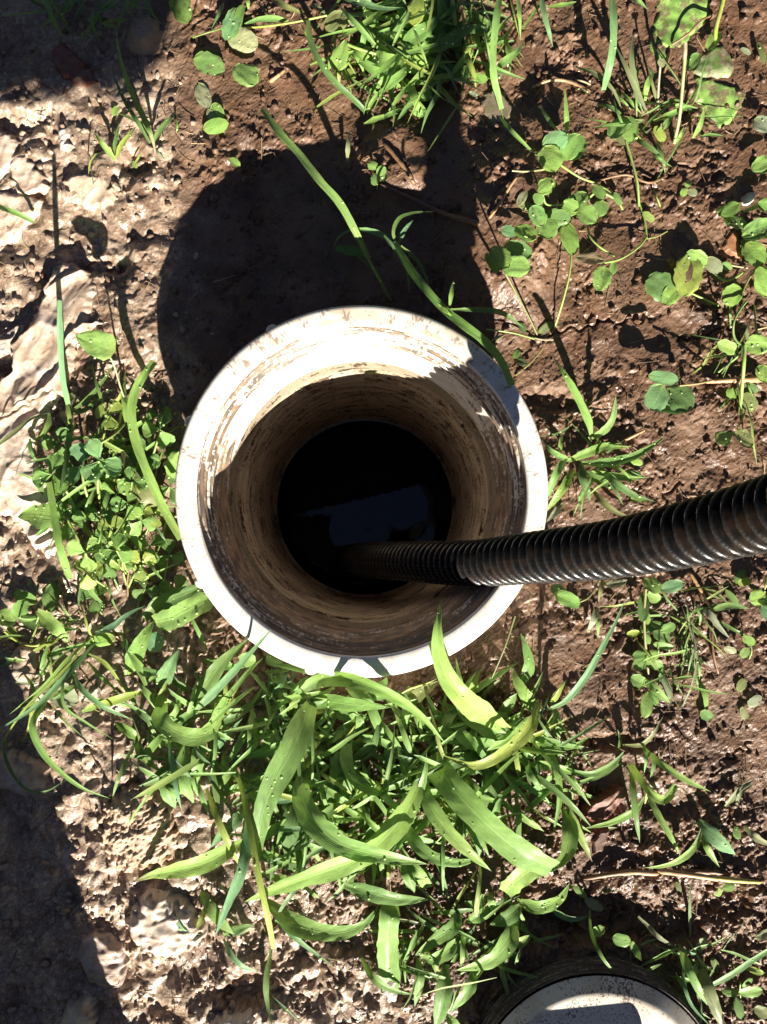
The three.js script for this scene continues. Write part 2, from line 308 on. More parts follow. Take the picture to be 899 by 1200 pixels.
// ---------------------------------------------------------------- the black corrugated hose
{
  const pts = [P(404, 655, -0.52), P(414, 656, -0.36), P(430, 656, -0.19), P(485, 658, -0.045), P(557, 660, 0.062), P(600, 656, 0.112), P(628, 653, 0.142), P(660, 650, 0.172), P(725, 642, 0.225), P(800, 627, 0.28), P(892, 604, 0.338),
    new THREE.Vector3(0.225, 0.42, -0.025), new THREE.Vector3(0.3, 0.56, -0.04), new THREE.Vector3(0.45, 0.66, -0.06), new THREE.Vector3(0.68, 0.6, -0.09), new THREE.Vector3(0.9, 0.4, -0.13), new THREE.Vector3(1.12, 0.15, -0.18), new THREE.Vector3(1.35, 0.05, -0.2), new THREE.Vector3(1.8, 0.05, -0.1)];
  const c = new THREE.CatmullRomCurve3(pts, false, 'centripetal'); c.arcLengthDivisions = 1200;
  const len = c.getLength(), pitch = 0.0101, R = 0.02, per = 12, n = Math.round(len / pitch * per), rad = 40;
  const fr = c.computeFrenetFrames(600, false), pos = [], col = [], idx = [], huv = [];
  const dirt = [0.05, 0.027, 0.013], blk = [0.004, 0.0038, 0.0038], worn = [0.025, 0.023, 0.021];
  for (let i = 0; i <= n; i++) {
    const t = i / n, p = c.getPointAt(t), fi = t * 600, f0 = Math.min(599, Math.floor(fi)), s = t * len;
    const nn = fr.normals[f0].clone().lerp(fr.normals[f0 + 1], fi - f0).normalize(), bb = fr.binormals[f0].clone().lerp(fr.binormals[f0 + 1], fi - f0).normalize();
    for (let k = 0; k <= rad; k++) {
      const a = k / rad * 2 * Math.PI, ph = s / pitch - k / rad, f = ph - Math.floor(ph), w = 0.5 - 0.5 * Math.cos(f * 2 * Math.PI);
      const rib = Math.pow(w, 1.15), r = R - 0.0052 * (1 - rib) + 0.00012 * n3(s * 300, Math.cos(a) * 4, Math.sin(a) * 4);
      pos.push(p.x + r * (nn.x * Math.cos(a) + bb.x * Math.sin(a)), p.y + r * (nn.y * Math.cos(a) + bb.y * Math.sin(a)), p.z + r * (nn.z * Math.cos(a) + bb.z * Math.sin(a)));
      huv.push(k / rad, ph);
      const g = ss(0.1, 0.7, 0.1 + 0.2 * (1 - rib) + 0.6 * n3(s * 55, Math.cos(a) * 2, Math.sin(a) * 2) + 0.3 * n3(s * 400, Math.cos(a) * 9, Math.sin(a) * 9));
      col.push(...mix3(mix3(blk, worn, ss(0.72, 1, rib)), dirt, 0.3 * g));
    }
  }
  for (let i = 0; i < n; i++) for (let k = 0; k < rad; k++) { const q = i * (rad + 1) + k; idx.push(q, q + 1, q + rad + 1, q + 1, q + rad + 2, q + rad + 1); }
  const ribR = dataTex(256, 64, (u, v) => { const w = 0.5 - 0.5 * Math.cos(v * 6.28318), r = clamp(lerp(0.6, 0.22, ss(0.6, 0.97, w)) + 0.22 * ring(u, 0, 9, 0) + 0.14 * ring(u, v, 30, 3), 0.18, 1); return [r, r, r]; }), ribD = new Uint8Array(ribR.image.data);
  for (let i = 0; i < 256 * 64; i++) ribD[i * 4 + 3] = Math.round(255 * lerp(0.12, 1, ss(0.7, 0.97, 0.5 - 0.5 * Math.cos(((i >> 8) + 0.5) / 64 * 6.28318))));
  const ribS = new THREE.DataTexture(ribD, 256, 64);
  ribS.wrapS = ribS.wrapT = THREE.RepeatWrapping; ribS.magFilter = THREE.LinearFilter; ribS.needsUpdate = true;
  tag(mesh('suction_hose', build(pos, idx, col, huv), phys({ vertexColors: true, roughness: 1, roughnessMap: ribR, specularIntensity: 0.8, specularIntensityMap: ribS })), 'black corrugated hose with muddy ribs reaching into the white pipe', 'hose');
}

// ---------------------------------------------------------------- the round plug lying at the lower edge
{
  const T = 0.04, c = P(706, 1303, T), g = group('pipe_plug', 'round white plug with a dirty threaded edge, cut off by the lower edge', 'pipe plug', null, new THREE.Vector3(c.x, gh(c.x, c.z) - 0.006, c.z));
  const side = [];
  for (let i = 0; i <= 120; i++) { const y = lerp(0.002, 0.033, i / 120), f = (y / 0.0075) % 1; side.push([0.1135 - 0.0045 * (y / 0.033) + 0.0026 * ss(0, 0.3, f) * (1 - ss(0.5, 0.85, f)), y]); }
  const dirtT = dataTex(1024, 256, (u, v) => { const q = ring(u, v, 3, 22) * 0.5 + ring(u, v, 40, 14, 2) * 0.35 + 0.3; return mix3([0.34, 0.29, 0.22], [0.06, 0.04, 0.025], ss(-0.5, 0.4, q)); }, true);
  mesh('thread_ring', lathe(side, 220, 0.04), phys({ map: dirtT, roughness: 0.5 }), g);
  const speck = dataTex(1024, 1024, (u, v) => {
    let k = mix3([0.62, 0.57, 0.48], [0.42, 0.33, 0.23], 0.55 * clamp(n2(u * 6, v * 6) + 0.1));
    const q = n2(u * 62, v * 62) * 0.6 + n2b(u * 130, v * 130) * 0.5 + 0.25 * n2(u * 9, v * 9);
    k = mix3(k, [0.1, 0.06, 0.035], 0.9 * ss(0.4, 0.56, q + 0.35 * n2(u * 4 + 9, v * 4)));
    return mix3(k, [0.4, 0.25, 0.15], 0.35 * ss(0.45, 0.8, n2(u * 24 + 5, v * 24)));
  }, true);
  const topP = [[0.109, 0.0328], [0.1082, 0.0334], [0.104, 0.0362], [0.1, 0.0388], [0.0985, 0.0398], [0.097, 0.0405], [0.0945, 0.041], [0.06, 0.0413], [0.0001, 0.0413]];
  const top = lathe(topP, 200, 0.12), pp = top.attributes.position, uv = top.attributes.uv;
  for (let i = 0; i < pp.count; i++) uv.setXY(i, pp.getX(i) / 0.25, pp.getZ(i) / 0.25);
  mesh('top_disc', top, phys({ map: speck, roughness: 0.5 }), g);
  const nut = new RoundedBoxGeometry(0.112, 0.04, 0.085, 4, 0.008); nut.rotateY(0.09); nut.translate(-0.008, 0.0485, 0.006);
  mesh('square_nut', nut, phys({ map: speck, roughness: 0.5 }), g);
}

// ---------------------------------------------------------------- wet paper, pulp lumps, dead leaves: sheets that lie on the mud
const tissueTex = dataTex(512, 512, (u, v) => { const a = 0.5 + 0.25 * n2(u * 40, v * 40) + 0.2 * n2b(u * 110, v * 110); return [a, a, a]; });
const paperM = std({ vertexColors: true, roughness: 0.5, bumpMap: tissueTex, bumpScale: 0.0005 });
function inPoly(x, y, q) { let c = false; for (let i = 0, j = q.length - 1; i < q.length; j = i++) if ((q[i][1] > y) !== (q[j][1] > y) && x < (q[j][0] - q[i][0]) * (y - q[i][1]) / (q[j][1] - q[i][1]) + q[i][0]) c = !c; return c; }
function polyD(x, y, q) { let d = 1e9; for (let i = 0, j = q.length - 1; i < q.length; j = i++) d = Math.min(d, segd(x, y, q[j][0], q[j][1], q[i][0], q[i][1])); return inPoly(x, y, q) ? d : -d; }
const smoothH = (x, z) => 0.007 * fbm(x, z, 5, 3);
// outline in photo pixels; rise(px, py, d) gives the height in mm above the mud at d pixels inside the edge
function drape(name, label, cat, grp, poly, rise, tint, o = {}) {
  const xs = poly.map((q) => q[0]), ys = poly.map((q) => q[1]), st = o.step ?? 1.6, wob = o.wob ?? 3;
  const x0 = Math.min(...xs) - 6, x1 = Math.max(...xs) + 6, y0 = Math.min(...ys) - 6, y1 = Math.max(...ys) + 6, nx = Math.ceil((x1 - x0) / st), ny = Math.ceil((y1 - y0) / st);
  const pos = [], col = [], uv = [], idx = [], ok = [];
  for (let j = 0; j <= ny; j++) for (let i = 0; i <= nx; i++) {
    const px = x0 + i * st, py = y0 + j * st, d = polyD(px + wob * n2(px / 13, py / 13), py + wob * n2b(px / 13, py / 13), poly);
    const p = P(px, py, 0), gg = gh(p.x, p.z), base = d > 0 ? lerp(gg, smoothH(p.x, p.z) + (o.flat ?? 0.003), ss(0, 3, d)) : gg, lift = d > 0 ? (o.thick ?? 1) * ss(0, o.edge ?? 3, d) + rise(px, py, d) * ss(0, o.soft ?? 6, d) : d * 1.2;
    pos.push(p.x, Math.max(base + lift * 0.001, -0.03), p.z); ok.push(d > -4);
    col.push(...tint(px, py, d)); uv.push(p.x / 0.06, p.z / 0.06);
  }
  for (let j = 0; j < ny; j++) for (let i = 0; i < nx; i++) { const q = j * (nx + 1) + i; if (ok[q] && ok[q + 1] && ok[q + nx + 1] && ok[q + nx + 2]) idx.push(q, q + nx + 1, q + 1, q + 1, q + nx + 1, q + nx + 2); }
  return tag(mesh(name, build(pos, idx, col, uv), o.mat ?? paperM), label, cat, grp);
}
const PAPER = [0.66, 0.52, 0.4], STAIN = [0.34, 0.215, 0.13], SPECK = [0.07, 0.042, 0.025];
const paperTint = (s0 = 0.4, base = PAPER, s = s0 + 0.12) => (px, py) => {
  const a = n2(px / 30, py / 30) * 0.6 + n2b(px / 9, py / 9) * 0.4, sp = n2(px / 2.6 + 40, py / 2.6) + 0.5 * n2b(px / 20, py / 20);
  return mix3(mix3(base, STAIN, clamp(s + 0.1 + 0.9 * a + 0.25 * n2(px / 3.5, py / 3.5)) * 0.75).map((x) => x * 0.9), SPECK, 0.85 * ss(0.85, 1.1, sp));
};
const fold = (ang, wl, amp) => { const c = Math.cos(ang), s = Math.sin(ang); return (px, py) => { const u = (px * c + py * s) / wl, v = (-px * s + py * c) / (wl * 6); return amp * (Math.pow(1 - Math.abs(n2(u * 0.7 + 0.4 * n2b(u * 0.3, v * 2), v)), 1.5) * 0.9 + 0.1 * n2b(u * 1.9, v * 2)) + 0.7 * Math.pow(1 - Math.abs(n2(px / 26 + 3, py / 34)), 5); }; };
const WIPES = 'pale wet paper sheets on the left edge';
drape('wet_paper', 'crumpled pale wet paper with fanned folds, above the clover on the left', 'wet paper', WIPES, [[62, 312], [84, 306], [108, 320], [112, 345], [104, 378], [130, 376], [96, 392], [84, 430], [80, 470], [62, 462], [30, 480], [-8, 500], [-8, 455], [18, 432], [14, 405], [35, 385], [52, 350]], fold(0.45, 26, 9), paperTint(0.28, [0.58, 0.46, 0.36]), { thick: 1.5 });
drape('wet_paper', 'broad smooth pale paper sheet running off the left edge beside the clover', 'wet paper', WIPES, [[-8, 496], [30, 478], [58, 452], [72, 440], [68, 474], [46, 500], [40, 530], [60, 560], [76, 590], [66, 612], [74, 640], [60, 655], [40, 640], [22, 612], [-8, 598]], fold(1.1, 34, 6), paperTint(0.18, [0.74, 0.6, 0.47]), { thick: 1.5, soft: 10 });
drape('wet_paper', 'grey twisted paper strip at the left edge below the crumpled paper', 'wet paper', WIPES, [[-8, 402], [10, 385], [34, 378], [40, 385], [22, 402], [8, 418], [-8, 425]], fold(0.6, 15, 5), paperTint(0.35, [0.5, 0.42, 0.36]), { thick: 1.5 });
drape('wet_paper', 'straight-edged flat pale sheet half buried at the upper left edge', 'wet paper', WIPES, [[-8, 222], [24, 228], [55, 236], [38, 262], [12, 285], [-8, 292]], fold(0.8, 40, 2), paperTint(0.15, [0.7, 0.54, 0.4]), { thick: 1.6, wob: 2 });
drape('wet_paper', 'torn pale paper flake above the half-buried sheet', 'wet paper', WIPES, [[14, 188], [32, 182], [40, 192], [54, 205], [60, 222], [44, 230], [30, 238], [20, 226], [15, 206]], fold(0.2, 24, 3), paperTint(0.2), { thick: 2 });
drape('wet_paper', 'upright-cornered pale flake at the left edge under the shade', 'wet paper', WIPES, [[-8, 158], [10, 158], [26, 168], [22, 182], [12, 204], [4, 212], [-8, 205]], fold(0.5, 22, 4), paperTint(0.2, [0.6, 0.48, 0.38]), { thick: 2 });
drape('wet_paper', 'flat cream paper scrap pressed in the mud below the small yellow-green seedling', 'wet paper', WIPES, [[72, 212], [96, 208], [112, 206], [124, 214], [136, 224], [132, 240], [110, 246], [92, 240], [84, 228]], fold(0.4, 30, 2), paperTint(0.2, [0.66, 0.5, 0.36]), { thick: 1.4 });
drape('wet_paper', 'small white curl of wet paper left of the yellow-green seedling', 'wet paper', WIPES, [[70, 156], [80, 152], [86, 160], [82, 168], [90, 174], [82, 182], [72, 176]], fold(0.9, 12, 2.5), paperTint(0.1, [0.6, 0.52, 0.45]), { thick: 2, wob: 1.5 });
const LUMPS = 'pale pulp lumps in the lower left corner';
const dome = (h, w = 14) => (px, py, d) => h * (1 - Math.exp(-d / w)) + 3 * n2(px / 40, py / 40) + 1.1 * Math.pow(1 - Math.abs(n2(px / 50 + 8, py / 22)), 2);
drape('pulp_lump', 'large smooth cream lump below the yellow-tipped grass blade', 'lump', LUMPS, [[146, 1078], [156, 1066], [166, 1048], [185, 1038], [205, 1044], [222, 1060], [240, 1078], [242, 1100], [226, 1112], [205, 1118], [188, 1122], [172, 1114], [152, 1100]], dome(15), paperTint(0.12, [0.7, 0.58, 0.46]), { thick: 2, soft: 8, wob: 4 });
drape('pulp_lump', 'cream lump at the bottom edge in the corner shade', 'lump', LUMPS, [[56, 1210], [70, 1190], [84, 1170], [100, 1162], [112, 1168], [114, 1190], [112, 1210]], dome(12), paperTint(0.2, [0.64, 0.54, 0.4]), { thick: 2, soft: 8 });
drape('pulp_lump', 'white lump with a dark crack at the lower edge under the leaves', 'lump', LUMPS, [[240, 1210], [248, 1192], [262, 1182], [276, 1186], [292, 1186], [298, 1196], [296, 1210]], dome(11), paperTint(0.05, [0.72, 0.66, 0.58]), { thick: 2, soft: 8 });
drape('pulp_lump', 'grey lump in the shade level with the three curving grass blades', 'lump', LUMPS, [[-8, 880], [14, 876], [38, 884], [58, 900], [52, 925], [30, 935], [8, 928], [-8, 926]], dome(12), paperTint(0.5, [0.5, 0.43, 0.38]), { thick: 2, soft: 8 });
drape('pulp_lump', 'brownish lump touching the shade edge under the thin grass', 'lump', LUMPS, [[10, 765], [26, 752], [44, 756], [50, 780], [48, 800], [36, 806], [20, 798], [10, 785]], dome(9), paperTint(0.5, [0.5, 0.38, 0.28]), { thick: 2, soft: 8 });
drape('pulp_lump', 'pale lump poking up between the shade and the cream lump', 'lump', LUMPS, [[95, 1092], [118, 1088], [142, 1104], [150, 1130], [140, 1158], [118, 1160], [98, 1140], [92, 1112]], dome(8), paperTint(0.45, [0.5, 0.42, 0.36]), { thick: 2, soft: 8 });
drape('pulp_lump', 'knobbly tan lump beside the broad grass on the left below the pipe', 'lump', LUMPS, [[125, 935], [150, 918], [182, 920], [202, 945], [208, 985], [196, 1012], [165, 1020], [138, 1016], [122, 985], [116, 955]], (a, b, d) => dome(9)(a, b, d) + 2.2 * Math.abs(n2(a / 11, b / 11)) + 1.2 * n2b(a / 5, b / 5), paperTint(0.45, [0.56, 0.4, 0.26]), { thick: 1, soft: 8, wob: 6 });
drape('pulp_lump', 'bright scrap of white pulp between the downward leaf and the crumbly mud', 'lump', LUMPS, [[444, 1128], [454, 1124], [466, 1140], [470, 1160], [462, 1176], [450, 1166], [442, 1146]], dome(6, 6), paperTint(0.1, [0.62, 0.58, 0.54]), { thick: 1.5, soft: 5 });
drape('pulp_lump', 'pale wet clod lying in the shade at the top left corner', 'lump', null, [[146, 38], [155, 24], [172, 16], [186, 24], [192, 42], [186, 62], [168, 66], [150, 60]], dome(11, 9), paperTint(0.6, [0.36, 0.29, 0.25]), { thick: 1, soft: 12, wob: 2 });
const DEADM = std({ vertexColors: true, roughness: 0.42, bumpMap: tissueTex, bumpScale: 0.0004 });
const leafTint = (a, b, x = 0.5) => (px, py) => mix3(mix3(a, b, clamp(x + 0.8 * n2(px / 14, py / 14))), SPECK, 0.7 * ss(0.5, 0.9, n2b(px / 4, py / 4)));
drape('dead_leaf', 'shiny red-brown dead leaf under the thin grass at the lower right', 'dead leaf', null, [[684, 948], [694, 935], [708, 926], [722, 916], [732, 922], [728, 940], [718, 952], [706, 958], [692, 962], [683, 958]], (px, py, d) => 5 + 3 * n2(px / 20, py / 20), leafTint([0.13, 0.04, 0.02], [0.2, 0.08, 0.05]), { mat: DEADM, thick: 1, edge: 2, soft: 2, wob: 2, flat: 0.004 });
drape('dead_leaf', 'dull brown dead leaf half hidden below the shiny red-brown one', 'dead leaf', null, [[694, 985], [704, 972], [716, 968], [714, 984], [706, 1000], [696, 1002]], (px, py, d) => 2, leafTint([0.1, 0.045, 0.025], [0.15, 0.08, 0.05]), { mat: DEADM, thick: 1, edge: 2, soft: 2, wob: 2, flat: 0.002 });
drape('dead_leaf', 'rust-brown leaf in the shade at the top left', 'dead leaf', null, [[62, 62], [76, 54], [92, 66], [108, 84], [118, 98], [100, 100], [80, 96], [66, 82]], (px, py, d) => 3 + 2 * n2(px / 16, py / 16), leafTint([0.2, 0.06, 0.035], [0.17, 0.09, 0.06]), { mat: DEADM, thick: 1, edge: 2, soft: 2, wob: 3, flat: 0.003 });
drape('dead_leaf', 'orange-brown leaf scrap on bare mud at the right', 'dead leaf', null, [[846, 282], [858, 271], [864, 276], [870, 290], [876, 302], [860, 302], [848, 296]], () => 1, leafTint([0.3, 0.13, 0.05], [0.2, 0.085, 0.04]), { mat: DEADM, thick: 1, edge: 2, soft: 2, wob: 2, flat: 0.002 });
drape('dead_leaf', 'grey-green oval dead leaf lying flat right of the dark hose shadow', 'dead leaf', null, [[566, 112], [578, 104], [590, 106], [600, 122], [598, 138], [586, 152], [578, 156], [570, 142], [564, 126]], (px) => 0.6, leafTint([0.17, 0.15, 0.085], [0.22, 0.17, 0.12]), { mat: DEADM, thick: 1, edge: 2, soft: 2, wob: 1.5, flat: 0.003 });
drape('dead_leaf', 'torn white petal-like scrap beside the round leaf at the right edge', 'scrap', null, [[867, 234], [876, 226], [884, 228], [882, 236], [874, 242], [868, 243]], () => 2, paperTint(0, [0.78, 0.74, 0.66]), { thick: 1.4, edge: 2, soft: 2, wob: 1, flat: 0.004 });

// ---------------------------------------------------------------- plants
const veins = dataTex(128, 256, (u, v) => { const x = Math.abs(u - 0.5) * 2, l = 0.86 + 0.1 * Math.sin(u * 88) + 0.09 * n2(u * 40, v * 2) + 0.08 * n2b(u * 9, v * 9) + 0.05 * n2(u * 60, v * 60) + 0.26 * Math.exp(-((x / 0.06) ** 2)) - 0.12 * Math.exp(-(((x - 0.13) / 0.05) ** 2)); return [l, l, l * 0.98]; });
const veinsRound = dataTex(128, 128, (u, v) => { const x = Math.abs(u - 0.5) * 2, s = (v * 7 - x * 2.2) % 1, l = 0.88 + 0.22 * Math.exp(-(((((s + 1) % 1) - 0.5) / 0.1) ** 2)) * (1 - x) + 0.14 * Math.exp(-((x / 0.06) ** 2)) + 0.07 * n2(u * 12, v * 12); return [l, l, l]; });
const leafO = { vertexColors: true, side: THREE.DoubleSide, roughness: 0.85, transmission: 0.36, thickness: 0, clearcoat: 0.25, clearcoatRoughness: 0.36 };
const leafM = phys({ ...leafO, map: veins, bumpMap: veins, bumpScale: 0.00035 }), roundM = phys({ ...leafO, map: veinsRound, bumpMap: veinsRound, bumpScale: 0.0005 });
const stemM = phys({ vertexColors: true, roughness: 0.55, clearcoat: 0.2, clearcoatRoughness: 0.4 });
const HUE = { g: [0.205, 0.38, 0.06], y: [0.32, 0.42, 0.06], d: [0.12, 0.235, 0.037], o: [0.19, 0.22, 0.06], p: [0.33, 0.36, 0.18], b: [0.17, 0.35, 0.12], w: [0.42, 0.34, 0.17], n: [0.2, 0.11, 0.05], l: [0.27, 0.455, 0.085] };
const drops = [];
const UP = new THREE.Vector3(0, 1, 0), V = (x, y, z) => new THREE.Vector3(x, y, z);
let cur = null, curName = '';
function plant(name, label, cat, grp) { curName = name; cur = null; cur = { name, label, cat, grp, o: null }; }
function host(at) { if (!cur.o) { cur.o = group(cur.name, cur.label, cur.cat, cur.grp, V(at.x, gh(at.x, at.z), at.z)); } return cur.o; }
const PX = (px, py, mm) => { const p0 = P(px, py, mm / 1000), g = gh(p0.x, p0.z); return P(px, py, mm / 1000 + clamp(g, -0.012, 0.032)); };
const prof = {
  g: (t) => (0.45 + 0.55 * ss(0, 0.32, t)) * (t < 0.3 ? 1 : Math.pow(1 - Math.pow((t - 0.3) / 0.7, 1.9), 0.95)),
  c: (t) => (0.75 + 0.25 * ss(0, 0.2, t)) * (1 - 0.25 * ss(0.8, 1, t)),
  r: (t) => Math.sqrt(Math.max(0, 1 - (2 * t - 1) ** 2)),
  h: (t) => Math.pow(Math.sin(Math.PI * Math.pow(clamp(t), 0.62)), 0.62),
  v: (t) => Math.pow(Math.sin(Math.PI * Math.pow(clamp(t, 0, 0.999), 1.35)), 0.7) * (0.35 + 0.65 * t) * 1.25,
};
// a ribbon along world points: half-width by profile, a keel down the middle, a little ripple
function ribbon(pts, w, o) {
  const c = pts.length > 2 ? new THREE.CatmullRomCurve3(pts, false, 'centripetal') : new THREE.LineCurve3(pts[0], pts[1]);
  const N = o.n ?? 18, M = o.m ?? 6, pos = [], col = [], uv = [], idx = [], len = c.getLength(), ph = rr(0, 50);
  const base = o.col, tipc = o.tip ?? base, root = o.root ?? mix3(base, HUE.y, 0.35), sv = rr(0.88, 1.14);
  let last = null;
  for (let i = 0; i <= N; i++) {
    const t = i / N, p = c.getPointAt(t), T = c.getTangentAt(clamp(t, 0.002, 0.998));
    let S = T.clone().cross(UP);
    if (S.length() < 0.25) S = last ? last.clone() : S.lengthSq() > 1e-6 ? S : V(1, 0, 0);
    S.addScaledVector(T, -S.dot(T)).normalize();
    if (last && S.dot(last) < 0) S.negate();
    last = S.clone();
    S.applyAxisAngle(T, (o.roll ?? 0) + (o.twist ?? 0) * (t - 0.5));
    const Nn = S.clone().cross(T).normalize(), hw = Math.max(w * 0.5 * o.prof(t) * (1 + 0.1 * n2(t * 5 + ph, 1) + 0.04 * n2b(t * 17 + ph, 2)), 0.00015);
    const f = o.fold ?? 0.3;
    for (let j = 0; j <= M; j++) {
      const u = j / M * 2 - 1, rip = (o.rip ?? 0.05) * w * Math.abs(u) * n2(t * len / 0.018 + ph, u * 2);
      const q = p.clone().addScaledVector(S, u * hw * Math.cos(f)).addScaledVector(Nn, (Math.abs(u) - 0.4) * hw * Math.sin(f) + rip - (o.cup ?? 0) * hw * u * u);
      pos.push(q.x, q.y, q.z); uv.push(j / M, t * (o.vs ?? Math.max(1, len / 0.06)));
      let k = mix3(root, base, ss(0, 0.3, t)); k = mix3(k, tipc, ss(0.78, 1, t));
      const bl = 1 + 0.13 * n2(p.x * 190 + u * 2 + ph, p.z * 190) + 0.07 * n2b(p.x * 600, p.z * 600 + u * 5);
      if (o.spots) k = mix3(k, [0.1, 0.07, 0.035], o.spots * ss(0.3, 0.8, n2(p.x * 260 + u * 2.4, p.z * 260 + ph) + 0.3 * n2b(p.x * 900 + u * 9, p.z * 900)));
      col.push(k[0] * sv * bl * (1 + 0.08 * n2(ph, t)), k[1] * sv * bl, k[2] * sv * bl);
      if (o.drops && i > 1 && i < N - 1 && Math.abs(u) < 0.85 && rnd() < o.drops) drops.push([q.clone(), Nn.y < 0 ? Nn.clone().negate() : Nn.clone(), rr(0.35, 1) ** 1.6]);
    }
  }
  for (let i = 0; i < N; i++) for (let j = 0; j < M; j++) { const q = i * (M + 1) + j; idx.push(q, q + 1, q + M + 1, q + 1, q + M + 2, q + M + 1); }
  return build(pos, idx, col, uv);
}
function look(fl) {
  const h = fl.match(/[gydopbwnl]/)?.[0] ?? 'g', c = HUE[h], j = rr(-0.12, 0.12);
  const col = [c[0] * (1 + j), c[1] * (1 + j * 0.5), c[2] * (1 - j)];
  return { col, tip: fl.includes('t') ? [0.2, 0.13, 0.05] : fl.includes('Y') ? HUE.y : undefined, root: fl.includes('R') ? [0.36, 0.3, 0.16] : undefined, spots: fl.includes('m') ? 0.85 : fl.includes('s') ? 0.4 : rnd() < 0.5 ? rr(0.08, 0.3) : 0.05 };
}
function addPart(name, g, m, at) {
  const h = host(at);
  g.translate(-h.position.x, -h.position.y, -h.position.z);
  return mesh(name, g, m, h);
}
function seq(a) { const o = []; for (let i = 0; i < a.length; i += 3) o.push(PX(a[i], a[i + 1], a[i + 2])); return o; }
// B(width px, flags, x, y, mm, ...): a grass blade.  A = keep the width to the end, F = flat, V = on edge, D = dewdrops
function B(w, fl, ...a) {
  const pts = seq(a), mid = pts[pts.length >> 1], L = look(fl);
  const g = ribbon(pts, (w > 13 ? 1.03 : 0.92) * w * (CAMY - mid.y) / F, { ...L, prof: fl.includes('A') ? prof.c : prof.g, fold: fl.includes('F') ? 0.08 : rr(0.16, 0.34), roll: fl.includes('V') ? 1 : rr(-0.22, 0.22), twist: rr(-0.4, 0.4), drops: fl.includes('D') ? 0.055 : w > 12 ? 0.025 : 0.006, n: Math.min(30, 10 + a.length * 1.5 | 0), m: w > 9 ? 6 : 4 });
  return addPart('blade', g, leafM, pts[0]);
}
// L(x, y, mm, length px, width px, turn in degrees clockwise from right, flags, rise of the tip in mm): a single broad leaf
function L(x, y, z, len, wid, ang, fl = 'g', dz = 0) {
  const a = ang * Math.PI / 180, k = (CAMY - z / 1000) / F, c = PX(x, y, z), d = V(Math.cos(a), 0, Math.sin(a)), pts = [];
  for (let i = 0; i <= 4; i++) { const t = i / 4 - 0.5; pts.push(c.clone().addScaledVector(d, t * len * k).add(V(0, t * dz / 1000 - 0.0012 * (4 * t * t - 0.4) * len / 30, 0))); }
  const g = ribbon(pts, wid * k, { ...look(fl), prof: fl.includes('h') ? prof.h : fl.includes('v') ? prof.v : prof.r, fold: fl.includes('F') ? 0.04 : rr(0.08, 0.26), cup: rr(-0.05, 0.18), roll: rr(-0.4, 0.4), drops: wid > 14 ? 0.012 : 0.003, n: wid > 18 ? 16 : 10, m: wid > 18 ? 10 : 6, vs: 1, rip: 0.07 });
  return addPart('leaf', g, roundM, c);
}
// S(width px, flags, x, y, mm, ...): a round stem
function S(w, fl, ...a) {
  const pts = seq(a), c = new THREE.CatmullRomCurve3(pts, false, 'centripetal'), k = (CAMY - pts[0].y) / F, n = Math.max(8, pts.length * 5);
  const g = new THREE.TubeGeometry(c, n, w * 0.4 * k, 7, false), L2 = look(fl), col = [];
  for (let i = 0; i < g.attributes.position.count; i++) { const f = 1 + 0.16 * n2(i * 0.13, 3), q = clamp(0.5 + n2b((i / 8 | 0) * 0.3, 7)) * 0.3; col.push(...mix3(L2.col, [0.26, 0.2, 0.09], q * 1.6).map((x) => x * f * 0.85)); }
  g.setAttribute('color', new THREE.BufferAttribute(new Float32Array(col), 3));
  return addPart(fl.includes('k') ? 'stalk' : 'stem', g, stemM, pts[0]);
}
// C(x, y, mm, leaflet px, turn, flags, foot x, foot y): three heart leaflets on a thin stalk
function C(x, y, z, r, turn, fl, bx, by) {
  S(Math.max(1.7, r * 0.16), fl.includes('d') ? 'd' : 'l', bx ?? x + rr(-18, 18), by ?? y + rr(6, 26), 0, ((bx ?? x) + x) / 2 + rr(-4, 4), ((by ?? y + 14) + y) / 2, z * 0.7, x, y, z - 1);
  for (let i = 0; i < 3; i++) { const a = turn + i * 120 + rr(-14, 14), t = a * Math.PI / 180; L(x + Math.cos(t) * r * 0.53, y + Math.sin(t) * r * 0.53, z + rr(-1.5, 1.5), r * 1.02, r * 1.04, a, 'v' + fl, rr(-0.35, 0.3) * r); }
}
// a muddy broad leaf pressed flat on the ground, part of the current plant
function drape2(poly, mm, fl) {
  const c = HUE[fl], mudC = [0.14, 0.085, 0.05];
  const o = drape('leaf', null, null, null, poly, (px, py, d) => 0.35 * mm * (1 - Math.exp(-d / 8)) + 1.1 * n2(px / 26, py / 26), (px, py) => mix3(mix3(c, HUE.d, clamp(0.45 + 0.8 * n2(px / 16, py / 16))).map((x) => x * 0.85), mudC, 0.9 * ss(-0.05, 0.35, 0.6 * n2b(px / 22 + 3, py / 30) + 0.4 * n2(px / 6, py / 6) + 0.3 * n2b(px / 2.5, py / 2.5))), { mat: drapeLeafM, thick: 1, edge: 2, soft: 2, wob: 2, flat: 0.001 });
  const at = P(poly[0][0], poly[0][1]), h = host(at);
  scene.remove(o); o.geometry.translate(-h.position.x, -h.position.y, -h.position.z); o.name = 'leaf'; h.add(o);
}
const drapeLeafM = phys({ vertexColors: true, roughness: 0.6, clearcoat: 0.3, clearcoatRoughness: 0.35, bumpMap: tissueTex, bumpScale: 0.0005 });

